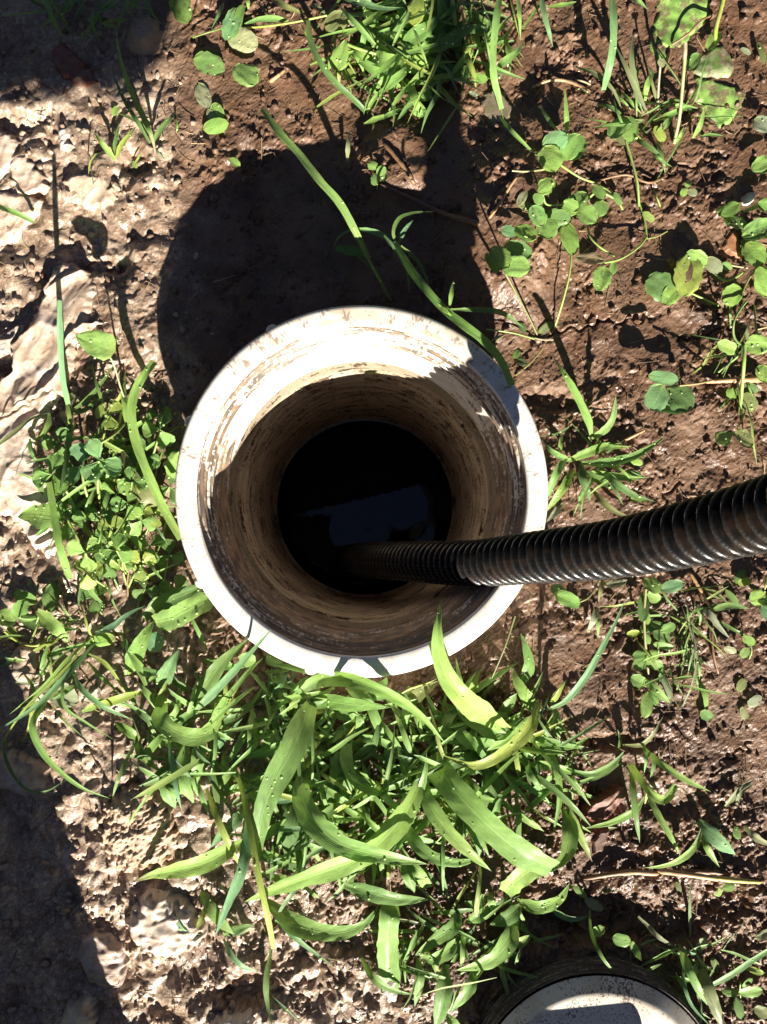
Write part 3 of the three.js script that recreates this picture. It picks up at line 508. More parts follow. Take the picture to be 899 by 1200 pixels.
// ---- the broad grass in front of the pipe
const CLUMP = 'broad-bladed grass plants crowding below the pipe';
plant('broad_grass', 'broad-bladed grass plant in the middle of the clump, two long leaves crossing', 'grass', CLUMP);
B(30, 'lD', 500, 892, 8, 490, 925, 28, 470, 960, 42, 430, 1000, 52, 365, 1027, 48, 320, 1043, 36, 285, 1058, 24);
B(29, 'lD', 362, 898, 10, 353, 925, 28, 364, 958, 46, 397, 988, 58, 448, 1003, 60, 502, 1013, 50);
B(19, 'lD', 496, 905, 12, 500, 935, 32, 522, 970, 40, 549, 998, 38, 576, 1021, 26);
B(15, 'gD', 470, 955, 12, 482, 980, 30, 500, 1000, 36, 532, 1011, 34, 566, 1006, 28);
B(12, 'l', 484, 960, 10, 492, 930, 24, 499, 902, 30, 500, 880, 26);
plant('broad_grass', 'broad grass plant with one wide leaf hanging down left of the clump centre', 'grass', CLUMP);
B(32, 'gDs', 370, 815, 8, 358, 840, 34, 344, 875, 48, 320, 920, 46, 306, 960, 38, 302, 1018, 20);
B(18, 'gF', 360, 820, 12, 385, 822, 22, 415, 826, 28, 458, 829, 24);
B(17, 'g', 350, 812, 8, 378, 797, 74, 410, 797, 100, 448, 810, 96, 490, 836, 70, 521, 870, 34);
B(12, 'g', 366, 826, 8, 358, 850, 24, 350, 885, 30, 352, 920, 32);
B(26, 'dF', 408, 868, 6, 402, 890, 20, 394, 925, 22, 380, 960, 14);
B(15, 'l', 412, 850, 8, 406, 885, 24, 414, 912, 30, 436, 927, 32, 466, 931, 24);
B(28, 'dF', 350, 930, 4, 344, 965, 14, 344, 1000, 16, 350, 1034, 10);
B(11, 'd', 332, 960, 4, 324, 990, 12, 320, 1015, 14, 317, 1042, 10);
B(9, 'b', 300, 935, 10, 325, 938, 24, 352, 934, 28, 385, 922, 24);
B(8, 'b', 305, 966, 10, 330, 971, 20, 355, 971, 22, 378, 966, 20);
plant('broad_grass', 'broad grass plant with a large shining leaf slanting to the lower right', 'grass', CLUMP);
B(33, 'gDA', 505, 885, 8, 522, 912, 36, 556, 952, 50, 592, 985, 52, 622, 1006, 46, 648, 1018, 36);
B(23, 'lA', 645, 1012, 34, 626, 1018, 34, 608, 1030, 30, 592, 1046, 22);
B(21, 'g', 662, 948, 12, 668, 975, 24, 664, 1000, 30, 646, 1022, 34);
B(22, 'gF', 540, 938, 6, 553, 960, 22, 560, 985, 26, 562, 1005, 20);
B(24, 'dF', 582, 880, 6, 580, 905, 16, 574, 930, 18, 570, 955, 12);
B(17, 'gD', 606, 1056, 14, 632, 1063, 24, 656, 1054, 26, 668, 1034, 20);
B(8, 'b', 644, 1063, 8, 660, 1074, 16, 676, 1077, 18, 690, 1073, 12);
plant('broad_grass', 'bright plant whose leaf arches up over the white rim', 'grass', CLUMP);
B(29, 'lD', 596, 856, 12, 572, 840, 48, 545, 820, 76, 526, 797, 92, 514, 765, 100, 513, 735, 98, 517, 704, 84);
B(20, 'gD', 600, 872, 8, 575, 856, 20, 548, 838, 28, 530, 812, 34);
B(19, 'gD', 590, 882, 12, 575, 876, 24, 552, 870, 28, 526, 858, 22);
B(17, 'yD', 632, 822, 14, 622, 850, 34, 598, 876, 42, 558, 897, 40, 518, 885, 30);
B(18, 'l', 628, 838, 10, 612, 856, 30, 592, 868, 36, 570, 880, 30);
B(11, 'g', 618, 866, 10, 645, 872, 22, 672, 874, 22, 692, 862, 16);
B(9, 'gt', 612, 862, 10, 642, 868, 26, 668, 874, 24, 690, 876, 18);
B(16, 'o', 472, 828, 6, 485, 818, 16, 500, 808, 20, 514, 798, 18);
plant('broad_grass', 'grass plant with a long blade sweeping to the upper right from beside the clump', 'grass', CLUMP);
B(10, 'b', 640, 832, 8, 662, 822, 30, 685, 795, 48, 705, 760, 60, 722, 728, 64, 734, 700, 60);
B(9, 'y', 645, 826, 6, 655, 810, 16, 664, 796, 18);
B(12, 'g', 648, 828, 6, 653, 845, 14, 656, 868, 10);
B(15, 'gF', 628, 832, 4, 614, 812, 12, 605, 796, 14, 602, 782, 10);
B(14, 'gm', 612, 802, 4, 620, 780, 14, 616, 758, 16, 610, 742, 12);
B(15, 'g', 586, 842, 4, 596, 826, 12, 606, 812, 10);
B(10, 'g', 640, 870, 6, 652, 900, 22, 656, 935, 24, 648, 978, 16);
B(9, 'd', 600, 902, 6, 635, 915, 22, 668, 942, 26, 694, 970, 18);
B(9, 'g', 596, 908, 6, 612, 918, 14, 634, 932, 16, 648, 946, 12);
B(12, 'yt', 664, 940, 8, 672, 962, 18, 684, 988, 16, 694, 1010, 8);
S(2, 'o', 566, 822, 0, 576, 796, 20, 592, 758, 34, 604, 722, 40);
B(5, 'o', 562, 818, 2, 574, 806, 10, 592, 792, 12);
plant('broad_grass', 'short broad plant with a leaf hanging straight down over pale mud', 'grass', CLUMP);
B(25, 'gDA', 458, 1048, 20, 456, 1075, 32, 454, 1110, 28, 458, 1160, 8);
B(20, 'gD', 400, 1036, 20, 432, 1046, 34, 466, 1054, 34, 502, 1054, 24);
B(22, 'lD', 312, 1056, 16, 350, 1085, 30, 400, 1093, 34, 428, 1082, 32, 444, 1062, 26);
B(7, 'b', 322, 1078, 12, 345, 1098, 18, 368, 1116, 16, 392, 1134, 8);
B(11, 'g', 424, 1122, 8, 438, 1146, 16, 460, 1160, 16, 486, 1166, 8);
B(4, 'p', 462, 1077, 10, 482, 1080, 16, 504, 1086, 12);
B(14, 'p', 480, 1112, 4, 470, 1124, 10, 462, 1138, 6);
B(14, 'lA', 478, 1010, 10, 490, 1022, 18, 502, 1040, 14);
B(16, 'g', 474, 1008, 8, 478, 1025, 18, 486, 1046, 14);
plant('broad_grass', 'young grass plant with folded leaves at the bottom of the clump', 'grass', CLUMP);
B(17, 'g', 540, 1062, 8, 532, 1085, 24, 510, 1102, 28, 484, 1122, 22);
B(18, 'l', 538, 1100, 14, 524, 1116, 26, 508, 1124, 26, 490, 1120, 20);
B(9, 'd', 538, 1062, 10, 534, 1082, 26, 524, 1106, 24);
B(9, 'b', 530, 1090, 8, 542, 1110, 18, 551, 1130, 12);
B(13, 'gs', 490, 1122, 12, 492, 1145, 24, 486, 1180, 10);
B(20, 'gs', 522, 1130, 10, 520, 1165, 24, 510, 1210, 16);
B(14, 'g', 556, 1134, 12, 552, 1155, 20, 540, 1172, 18, 528, 1186, 10);
B(14, 'l', 524, 1190, 8, 532, 1200, 14, 540, 1212, 10);
plant('broad_grass', 'ragged small grass plant above the round plug', 'grass', CLUMP);
B(22, 'lD', 606, 1076, 10, 598, 1100, 28, 578, 1124, 30, 533, 1138, 16);
B(18, 'g', 610, 1062, 12, 598, 1074, 22, 574, 1084, 16);
B(15, 'g', 570, 1050, 8, 556, 1060, 16, 544, 1056, 14);
B(16, 'g', 574, 1064, 8, 560, 1074, 16, 546, 1082, 12);
B(11, 'l', 575, 1045, 8, 576, 1056, 14, 580, 1072, 10);
B(15, 'l', 596, 1106, 10, 610, 1104, 18, 624, 1096, 14);
B(6, 'g', 604, 1078, 8, 614, 1086, 14, 622, 1104, 8);
B(5, 'g', 604, 1060, 8, 610, 1072, 14, 616, 1082, 10);
B(9, 'b', 580, 1114, 8, 596, 1116, 14, 610, 1120, 8);
B(10, 'd', 566, 1072, 6, 590, 1056, 14, 596, 1044, 12);
plant('broad_grass', 'grass plant with a curved shiny leaf band left of the clump', 'grass', CLUMP);
B(20, 'lDA', 190, 826, 14, 188, 842, 34, 204, 857, 42, 228, 864, 44, 250, 858, 40);
B(14, 'l', 246, 866, 14, 258, 832, 30, 270, 808, 30);
B(20, 'b', 186, 806, 16, 196, 788, 28, 203, 774, 32, 211, 760, 30);
B(13, 'd', 162, 786, 10, 176, 788, 22, 196, 790, 24);
B(10, 'y', 184, 836, 10, 189, 815, 24, 196, 796, 28);
B(21, 'gsF', 150, 792, 6, 158, 770, 18, 170, 745, 24, 182, 726, 22);
B(12, 'b', 226, 836, 10, 250, 812, 54, 275, 786, 84, 300, 758, 104, 318, 738, 112);
B(19, 'd', 224, 834, 8, 240, 805, 24, 262, 775, 30, 292, 748, 24);
B(17, 'l', 222, 862, 14, 214, 890, 22, 218, 920, 22, 228, 944, 12);
B(16, 'l', 238, 862, 10, 232, 890, 22, 230, 920, 12);
B(10, 'g', 262, 880, 6, 264, 905, 16, 266, 940, 10);
B(8, 'b', 198, 866, 14, 202, 895, 30, 207, 925, 30, 213, 950, 20);
B(18, 'g', 200, 905, 8, 196, 925, 16, 206, 948, 12);
B(11, 'g', 158, 862, 6, 166, 884, 14, 194, 908, 10);
B(12, 'd', 172, 884, 4, 180, 872, 12, 190, 862, 10);
B(9, 'b', 248, 884, 6, 262, 866, 14, 284, 842, 12);
B(9, 'b', 318, 818, 4, 328, 804, 14, 339, 786, 12);
B(12, 'g', 296, 846, 4, 310, 846, 12, 326, 850, 8);
B(12, 'g', 312, 786, 4, 336, 802, 16, 360, 808, 14);
plant('broad_grass', 'grass plant with a yellow-tipped blade lying across the pale lump', 'grass', CLUMP);
B(23, 'ltD', 290, 985, 14, 265, 998, 30, 238, 1012, 34, 205, 1020, 28, 176, 1026, 20, 155, 1034, 12);
B(14, 'b', 289, 945, 12, 291, 975, 36, 284, 1018, 44, 268, 1058, 36, 252, 1098, 18);
B(8, 'yA', 274, 896, 10, 285, 930, 34, 294, 975, 50, 304, 1030, 56, 314, 1075, 50, 321, 1112, 36);
B(14, 'b', 290, 942, 8, 276, 962, 20, 262, 976, 20, 246, 994, 14);
B(16, 'lF', 236, 1044, 4, 248, 1066, 14, 262, 1084, 14, 276, 1096, 8);
B(8, 'b', 234, 1096, 8, 216, 1092, 16, 208, 1080, 18, 204, 1066, 14);
B(8, 'y', 240, 1064, 6, 236, 1078, 12, 228, 1090, 10);
B(8, 'b', 262, 1100, 6, 272, 1120, 14, 284, 1132, 12, 302, 1138, 6);
B(12, 'p', 262, 1094, 2, 276, 1092, 8, 300, 1088, 4);
B(11, 'd', 262, 1096, 4, 282, 1088, 12, 300, 1084, 8);
B(8, 'd', 318, 1112, 6, 312, 1150, 16, 314, 1180, 14, 320, 1206, 8);
B(5, 'd', 316, 1166, 4, 332, 1180, 10, 354, 1200, 6);
// ---- shaded and sunlit broad leaves left of the mouth
plant('broad_grass', 'leaf pair tucked against the lower left of the white rim', 'grass', CLUMP);
B(25, 'lDA', 182, 730, 14, 204, 724, 30, 226, 712, 32, 250, 700, 26);
B(26, 'd', 168, 724, 6, 196, 706, 16, 222, 694, 18, 248, 684, 14);
B(9, 'b', 112, 742, 8, 132, 734, 22, 150, 720, 26, 170, 710, 22);
L(181, 752, 14, 24, 22, 240, 'b', 4);
L(290, 773, 14, 20, 18, 200, 'g', 3); L(322, 772, 8, 22, 20, 20, 'd', 2);

// ---- clover patch left of the pipe
plant('clover', 'dense clover patch pressed against the left side of the white pipe', 'clover');
C(95, 545, 26, 25, 20, 'b', 110, 600); C(62, 556, 30, 25, 170, 'g', 90, 600); C(116, 540, 34, 26, 250, 'b', 120, 600); C(128, 486, 34, 18, 200, 'y', 110, 560);
C(188, 503, 22, 21, 300, 'g', 170, 560); C(199, 570, 12, 22, 40, 'd', 180, 610); C(186, 488, 12, 15, 90, 'd', 176, 560); C(100, 648, 30, 22, 330, 'l', 120, 690);
C(137, 645, 32, 20, 160, 'g', 152, 675); C(103, 672, 26, 19, 100, 'y', 128, 690); C(150, 590, 26, 20, 60, 'g', 140, 640); C(164, 610, 24, 20, 10, 'l', 156, 660);
C(136, 578, 18, 21, 200, 'g', 130, 640); C(80, 610, 18, 22, 100, 'g', 100, 660); C(165, 662, 22, 19, 340, 'y', 150, 690); C(182, 604, 24, 14, 80, 'y', 165, 650);
C(143, 655, 18, 16, 30, 'l', 150, 690); C(118, 612, 16, 20, 330, 'g', 130, 650); C(70, 520, 14, 20, 60, 'd', 90, 560); C(150, 525, 16, 22, 90, 'd', 150, 570);
C(126, 660, 12, 18, 200, 'd', 140, 690); C(198, 650, 8, 18, 20, 'd', 190, 690); C(168, 540, 14, 20, 0, 'g', 160, 600); C(90, 590, 12, 20, 0, 'd', 110, 640);
C(176, 640, 16, 18, 200, 'g', 165, 680); C(155, 565, 30, 18, 130, 'l', 150, 620); C(110, 700, 10, 18, 80, 'd', 120, 720); C(60, 590, 12, 18, 20, 'd', 80, 620);
C(205, 690, 8, 18, 80, 'd', 195, 720); C(170, 690, 10, 16, 30, 'd', 160, 720); C(130, 620, 26, 17, 80, 'y', 140, 660); C(190, 530, 12, 18, 140, 'd', 180, 580);
S(3, 'l', 152, 676, 0, 130, 655, 26, 112, 645, 30); S(3.4, 'l', 148, 495, 4, 130, 512, 30, 108, 525, 34); S(3, 'n', 150, 700, 0, 150, 676, 8, 156, 650, 14);
L(207, 545, 20, 34, 26, 290, 'l', 8); L(150, 660, 14, 20, 12, 300, 'w'); L(210, 548, 14, 30, 30, 240, 'g', 6);
plant('weed', 'tall thin weed with a pale triangular leaf above the clover', 'weed');
S(3, 'p', 150, 478, 0, 142, 456, 20, 130, 420, 44, 122, 412, 48);
L(112, 402, 50, 46, 34, 200, 'lh', 6); L(122, 408, 47, 22, 15, 110, 'd', -8); L(124, 417, 44, 8, 7, 60, 'p');
plant('grass_tuft', 'upright blue-green grass blade standing against the crumpled paper', 'grass');
B(7.5, 'bA', 82, 482, 8, 74, 445, 40, 71, 400, 62, 70, 352, 78);
B(6, 'd', 80, 484, 6, 100, 470, 20, 118, 450, 26, 136, 424, 24);
B(7, 'd', 84, 486, 6, 104, 478, 14, 120, 462, 16, 135, 456, 14);
B(9, 'p', 80, 462, 4, 88, 468, 10, 95, 474, 8);
plant('grass_tuft', 'long grass blade arching over the clover to the rim', 'grass');
B(12, 'lAD', 212, 632, 50, 190, 592, 54, 172, 552, 58, 158, 512, 62, 154, 480, 62, 160, 455, 60, 170, 438, 56, 181, 424, 50);
B(24, 'oF', 192, 604, 14, 172, 580, 26, 154, 556, 28, 142, 524, 20);
plant('grass_tuft', 'bent grass at the left edge of the clover, lit only at its tip', 'grass');
B(10, 'gA', 58, 565, 34, 64, 605, 40, 70, 640, 38, 82, 678, 26);
B(9, 'd', 84, 484, 8, 80, 525, 26, 74, 560, 34, 70, 580, 36);
B(9, 'd', 48, 545, 14, 48, 565, 18, 48, 594, 10);
B(29, 'lF', 68, 608, 20, 50, 605, 30, 36, 604, 30, 20, 606, 24);
B(7, 'o', -6, 524, 10, 18, 506, 22, 38, 490, 24, 58, 484, 18);
B(8, 'l', 58, 484, 14, 56, 500, 18, 48, 512, 18, 38, 516, 12);
B(6, 'g', 35, 514, 8, 37, 530, 14, 44, 543, 8);
B(9, 'p', 72, 482, 6, 76, 490, 12, 80, 500, 8);
plant('grass_tuft', 'tangle of long thin blades leaning out over the shaded pulp', 'grass', 'thin grass on the left below the clover');
B(8, 'b', 112, 752, 10, 84, 785, 34, 44, 826, 42, -6, 858, 36);
B(4, 'y', 108, 748, 8, 66, 795, 30, 30, 830, 34, -4, 880, 26);
B(5, 'g', 106, 748, 10, 80, 772, 30, 50, 805, 36, 10, 838, 34);
B(8, 'b', 86, 786, 8, 95, 806, 22, 118, 826, 24, 156, 844, 12);
B(9, 'g', 68, 800, 10, 46, 832, 30, 38, 850, 38, 50, 882, 36, 75, 908, 28, 100, 925, 22, 130, 936, 12);
B(5, 'd', 14, 848, 12, 5, 876, 24, 14, 905, 26, 32, 925, 22, 52, 928, 18, 78, 914, 12);
B(5, 'g', 84, 772, 8, 74, 800, 22, 76, 828, 26, 100, 846, 24, 132, 866, 12);
B(3, 'g', 60, 826, 8, 76, 845, 14, 98, 864, 6);
B(6, 'y', 104, 766, 6, 124, 778, 16, 138, 796, 18, 148, 815, 10);
B(9, 'd', 146, 805, 4, 156, 818, 12, 158, 834, 8);
B(5, 'p', 18, 800, 8, 30, 801, 12, 46, 801, 8);
B(8, 'l', 96, 834, 2, 116, 826, 10, 140, 818, 8);
plant('weed', 'small yellow-green weed with a pointed leaf below the clover', 'weed');
B(19, 'l', 44, 716, 16, 56, 726, 24, 68, 738, 24, 80, 753, 14);
L(72, 812, 6, 46, 32, 30, 'p', 2); L(120, 750, 10, 34, 16, 350, 'gt', 4); L(8, 724, 14, 24, 20, 200, 'l'); L(24, 714, 12, 24, 18, 300, 'g'); L(36, 728, 10, 26, 16, 30, 'd'); L(14, 742, 8, 18, 12, 60, 'y');
S(4, 'y', 60, 744, 0, 44, 756, 8, 22, 752, 12, 6, 740, 10); S(3, 'l', 36, 757, 0, 40, 740, 10, 46, 720, 14); S(3, 'l', 48, 790, 0, 50, 774, 8, 60, 744, 6);
L(52, 775, 6, 22, 10, 70, 'p'); L(66, 765, 4, 18, 11, 120, 'p'); L(30, 700, 6, 30, 18, 200, 'd'); L(60, 700, 6, 34, 22, 100, 'd');

// ---- top left, in and beside the shade
const TL = 'grass tufts at the top edge, left of the pipe shadow';
plant('grass_tuft', 'dark grass tuft at the top left corner, wholly in shade', 'grass', TL);
B(7, 'g', 48, -6, 14, 58, 12, 26, 64, 28, 24, 76, 44, 10); B(4, 'g', 54, -6, 10, 62, 18, 18, 72, 36, 8); B(5, 'd', 90, -4, 10, 98, 14, 18, 102, 28, 10); B(5, 'g', 110, 10, 18, 108, 28, 20, 118, 52, 6);
B(6, 'd', 142, -4, 14, 124, 10, 22, 104, 20, 14); B(4, 'g', 152, -4, 16, 144, 14, 22, 138, 34, 16, 136, 48, 8); B(4, 'd', 118, -6, 16, 118, 20, 20, 119, 44, 8); B(6, 'd', 30, -6, 14, 40, 2, 20, 52, 10, 12); B(5, 'd', 80, -5, 10, 74, 10, 20, 70, 24, 12); B(3, 'g', 130, 0, 10, 146, 8, 14, 154, 20, 6); B(5, 'd', 94, 8, 4, 88, 20, 12, 84, 30, 6);
plant('seedling', 'slim grass seedling rising from the lit mud into the shade', 'seedling');
B(8, 'gR', 182, 178, 2, 178, 160, 20, 164, 128, 46, 150, 98, 66, 140, 64, 76, 136, 38, 78); B(6, 'd', 176, 168, 4, 162, 144, 16, 146, 118, 22, 130, 80, 24); B(8, 'd', 180, 166, 6, 190, 150, 14, 200, 138, 16, 206, 130, 10); B(5, 'd', 180, 160, 4, 160, 142, 12, 136, 132, 10); B(4, 'p', 180, 172, 2, 186, 180, 4, 193, 187, 1);
L(168, 146, 8, 18, 9, 200, 'd'); L(135, 130, 6, 12, 8, 120, 'g'); B(3, 'g', 206, 140, 6, 208, 148, 8, 207, 156, 4);
plant('seedling', 'yellow-green seedling with three short blades on pale mud', 'seedling');
B(8, 'l', 135, 187, 3, 126, 176, 14, 119, 167, 20, 110, 155, 22); B(7, 'y', 136, 186, 3, 141, 172, 14, 150, 160, 18, 160, 148, 14); B(4, 'y', 104, 204, 2, 106, 192, 10, 112, 182, 14, 120, 178, 10); B(7, 'd', 134, 180, 3, 136, 164, 12, 140, 144, 12); B(4, 'y', 157, 194, 2, 162, 186, 8, 166, 178, 10); L(158, 193, 3, 10, 6, 60, 'l');
plant('grass_tuft', 'single green blade pointing in from the upper left edge', 'grass');
B(7, 'gA', -8, 240, 12, 12, 247, 22, 26, 253, 18, 40, 260, 12);
plant('weed', 'low weed with wet glossy leaves and a brown-specked round leaf at the top left', 'weed');
L(289, 87, 16, 34, 30, 60, 'lF', 4); L(272, 27, 14, 46, 20, 110, 'b', 4); L(279, 24, 10, 44, 12, 105, 'g'); L(284, 47, 8, 40, 26, 20, 'p', 2); L(273, 38, 6, 20, 18, 60, 'g'); L(238, 112, 3, 34, 18, 70, 'pm', 1); L(255, 130, 3, 22, 14, 50, 'gm', 1); L(253, 148, 6, 32, 17, 350, 'gF', 3); L(248, 136, 3, 20, 10, 60, 'p'); L(245, 75, 3, 40, 24, 20, 'dm', 1); L(212, 8, 16, 44, 26, 70, 'gm', 4);
B(6, 'd', 262, 2, 6, 256, 18, 14, 248, 34, 8); S(2.4, 'd', 264, 32, 4, 244, 38, 8, 226, 44, 5);
L(275, 190, 4, 18, 9, 40, 'l', 3);
plant('grass_tuft', 'flat two-bladed grass piece lying across the mud at the top', 'grass');
B(9, 'l', 338, 25, 8, 322, 22, 14, 304, 23, 14, 284, 29, 8); S(3.4, 'y', 383, 18, 14, 350, 25, 12, 318, 30, 10, 286, 33, 6); B(9, 'o', 318, -2, 8, 336, 8, 14, 360, 18, 8); B(4, 'o', 303, 4, 4, 312, 14, 10, 322, 20, 8); B(5, 'l', 290, -4, 8, 291, 4, 10, 291, 14, 5); B(8, 'o', 365, 5, 4, 374, 10, 10, 384, 18, 6);
plant('grass_tuft', 'dark curved blade reaching down right above the pipe shadow', 'grass');
B(8, 'dA', 361, 24, 26, 364, 48, 34, 376, 74, 36, 394, 98, 30, 412, 114, 22, 428, 130, 10);
B(4.5, 'y', 365, 130, 12, 390, 113, 22, 418, 98, 26, 436, 90, 20); B(6, 'p', 407, 190, 6, 408, 170, 14, 410, 153, 8); B(7, 'g', 430, 132, 8, 438, 117, 18, 452, 100, 18); B(7, 'g', 426, 146, 8, 442, 139, 14, 466, 133, 10); B(5, 'o', 412, 113, 4, 430, 124, 12, 440, 140, 6); B(4, 'y', 436, 150, 2, 438, 148, 8, 434, 140, 8);
plant('weed', 'upright pointed bright leaf on a green stem at the top of the mud patch', 'weed');
L(399, 64, 22, 34, 22, 290, 'lh', 6); S(4.5, 'l', 470, 70, 10, 440, 63, 20, 420, 57, 24, 408, 52, 22); S(2.4, 'p', 392, 66, 4, 388, 52, 8, 392, 40, 10); L(394, 26, 12, 30, 27, 320, 'o', 3); S(2.4, 'y', 408, 24, 8, 424, 30, 10, 432, 36, 6); S(3, 'p', 420, 22, 4, 410, 40, 8, 408, 54, 10); L(412, 86, 6, 14, 12, 60, 'y'); L(418, 28, 8, 8, 20, 90, 'p');
plant('seedling', 'four-leaved seedling at the edge of the round pipe shadow', 'seedling');
L(437, 194, 16, 13, 11, 200, 'lF'); L(447, 200, 16, 13, 11, 320, 'lF'); L(440, 210, 15, 15, 12, 100, 'lF'); L(449, 207, 13, 10, 9, 40, 'gF'); S(2, 'l', 442, 222, 0, 442, 212, 8, 442, 202, 14);
plant('grass_stalk', 'long grass stalk bending over the upper right of the white rim', 'grass');
B(10, 'lA', 432, 303, 40, 415, 268, 52, 398, 238, 60, 375, 212, 62, 350, 180, 58, 328, 156, 50, 308, 128, 38);
S(4, 'l', 446, 330, 20, 434, 308, 36, 424, 288, 46, 414, 266, 52); S(4, 'd', 458, 352, 4, 452, 342, 12, 446, 330, 20);
B(4, 'd', 414, 268, 44, 402, 274, 44, 394, 282, 40, 391, 292, 34); B(7, 'b', 414, 268, 44, 432, 270, 46, 452, 278, 42, 470, 302, 30); B(4, 'd', 418, 300, 14, 440, 318, 16, 458, 348, 8); L(412, 294, 10, 40, 12, 10, 'd');
plant('grass_stalk', 'jointed green grass stem lying against the upper right rim with looped leaves', 'grass');
B(11, 'gA', 463, 284, 60, 480, 314, 78, 500, 340, 90, 522, 364, 98, 545, 382, 106, 568, 400, 108, 588, 424, 106, 600, 452, 102);
S(6, 'l', 463, 284, 60, 490, 328, 82, 514, 356, 94, 530, 370, 100); L(521, 363, 99, 12, 7, 40, 'l');
B(5, 'd', 466, 290, 58, 461, 272, 62, 468, 256, 64, 482, 250, 62, 508, 248, 52); B(6, 'b', 468, 284, 58, 474, 270, 62, 484, 258, 60); B(5, 'b', 450, 276, 52, 460, 288, 56, 470, 304, 58); B(3.5, 'd', 477, 316, 60, 479, 330, 52, 479, 344, 44); B(5, 'd', 470, 288, 56, 488, 304, 54, 500, 326, 48, 503, 338, 40);
B(6, 'g', 527, 360, 94, 529, 345, 98, 532, 328, 96); B(8, 'd', 528, 363, 90, 556, 363, 86, 586, 366, 72, 614, 384, 48);
B(4, 'p', 575, 400, 30, 582, 396, 34, 590, 392, 30);

// ---- dense grass at the top
const TOP = 'grass plants massed at the top edge above the pipe';
plant('broad_grass', 'dense broad grass at the top edge, bright on its left side', 'grass', TOP);
B(9, 'b', 396, -4, 20, 424, 4, 30, 452, 10, 30, 476, 9, 22); B(7, 'l', 428, -4, 14, 428, 10, 18, 429, 28, 12); L(488, 12, 24, 40, 22, 100, 'yF', 4); B(20, 'l', 432, 66, 14, 448, 70, 26, 464, 72, 28, 482, 66, 20); B(12, 'g', 448, 108, 14, 460, 96, 26, 472, 86, 28, 484, 72, 20); B(6, 'g', 456, 130, 10, 466, 116, 22, 482, 98, 24, 496, 90, 16);
B(6, 'g', 446, 140, 8, 458, 133, 16, 474, 126, 12); B(5, 'l', 488, 76, 14, 508, 74, 22, 536, 72, 14); B(16, 'd', 498, 60, 14, 520, 52, 28, 542, 38, 30, 562, 28, 22); B(18, 'g', 468, 60, 10, 484, 44, 24, 500, 34, 26, 516, 18, 18); B(8, 'd', 452, 52, 8, 466, 34, 22, 478, 10, 22);
B(14, 'g', 440, 92, 12, 452, 82, 22, 470, 76, 22, 490, 74, 14); B(13, 'd', 500, 30, 10, 508, 10, 22, 510, -8, 18); B(18, 'd', 470, 20, 6, 490, 40, 14, 520, 44, 12); B(14, 'd', 520, 80, 4, 505, 60, 14, 490, 50, 12); B(10, 'd', 540, 60, 6, 530, 30, 18, 526, 0, 16); B(9, 'l', 452, 20, 14, 462, 26, 18, 468, 38, 10);
B(12, 'g', 500, 70, 8, 484, 82, 18, 462, 78, 16); B(14, 'g', 516, 36, 10, 500, 22, 20, 486, -6, 18); B(10, 'l', 556, 38, 8, 560, 52, 14, 566, 62, 8); B(12, 'l', 552, 24, 10, 566, 28, 16, 580, 32, 10); L(562, 92, 8, 20, 12, 10, 'g'); L(516, 92, 6, 22, 16, 300, 'd'); L(508, 80, 8, 24, 16, 200, 'g'); L(550, 62, 6, 16, 10, 90, 'l'); L(545, 85, 5, 30, 16, 340, 'd'); L(555, 110, 6, 6, 14, 90, 'p');
B(10, 'd', 460, 88, 4, 475, 100, 12, 480, 115, 8); B(7, 'd', 545, 95, 4, 530, 80, 14, 520, 60, 12);
plant('clover', 'pale three-part leaf on the mud left of the hose shadow', 'clover');
C(492, 119, 12, 17, 200, 'l', 492, 140);
plant('grass_tuft', 'tall bright blade hanging down over the grey-green dead leaf', 'grass', TOP);
B(9, 'lA', 586, -6, 40, 582, 20, 46, 578, 60, 46, 579, 92, 38, 584, 112, 28, 588, 128, 18); B(10, 'g', 578, 82, 8, 592, 72, 20, 604, 62, 20, 613, 50, 12); B(5, 'l', 550, 12, 10, 572, 15, 18, 590, 19, 18, 606, 27, 10); B(6, 'l', 607, -4, 12, 609, 20, 18, 610, 46, 8); B(4, 'y', 598, -4, 8, 604, 20, 12, 610, 48, 6); L(575, 84, 4, 18, 16, 60, 'y'); L(585, 88, 6, 9, 7, 60, 'p'); B(3, 'w', 560, 2, 4, 580, 6, 8, 600, 4, 4);
B(8, 'b', 634, -6, 26, 638, 18, 32, 643, 36, 28, 648, 55, 16);
B(7, 'g', 642, 8, 6, 660, 6, 10, 676, 2, 6);
plant('grass_tuft', 'lone hair-thin blade inside the hose shadow', 'grass');
B(3.2, 'l', 538, 121, 10, 522, 146, 26, 501, 178, 24);
plant('grass_tuft', 'short olive blade leaning over mud between dead leaf and round leaves', 'grass');
B(7, 'g', 586, 137, 12, 600, 154, 20, 616, 170, 18, 630, 183, 10); B(6, 'g', 633, 124, 18, 644, 142, 22, 660, 160, 12); B(7, 'g', 664, 162, 8, 664, 140, 20, 662, 104, 26);

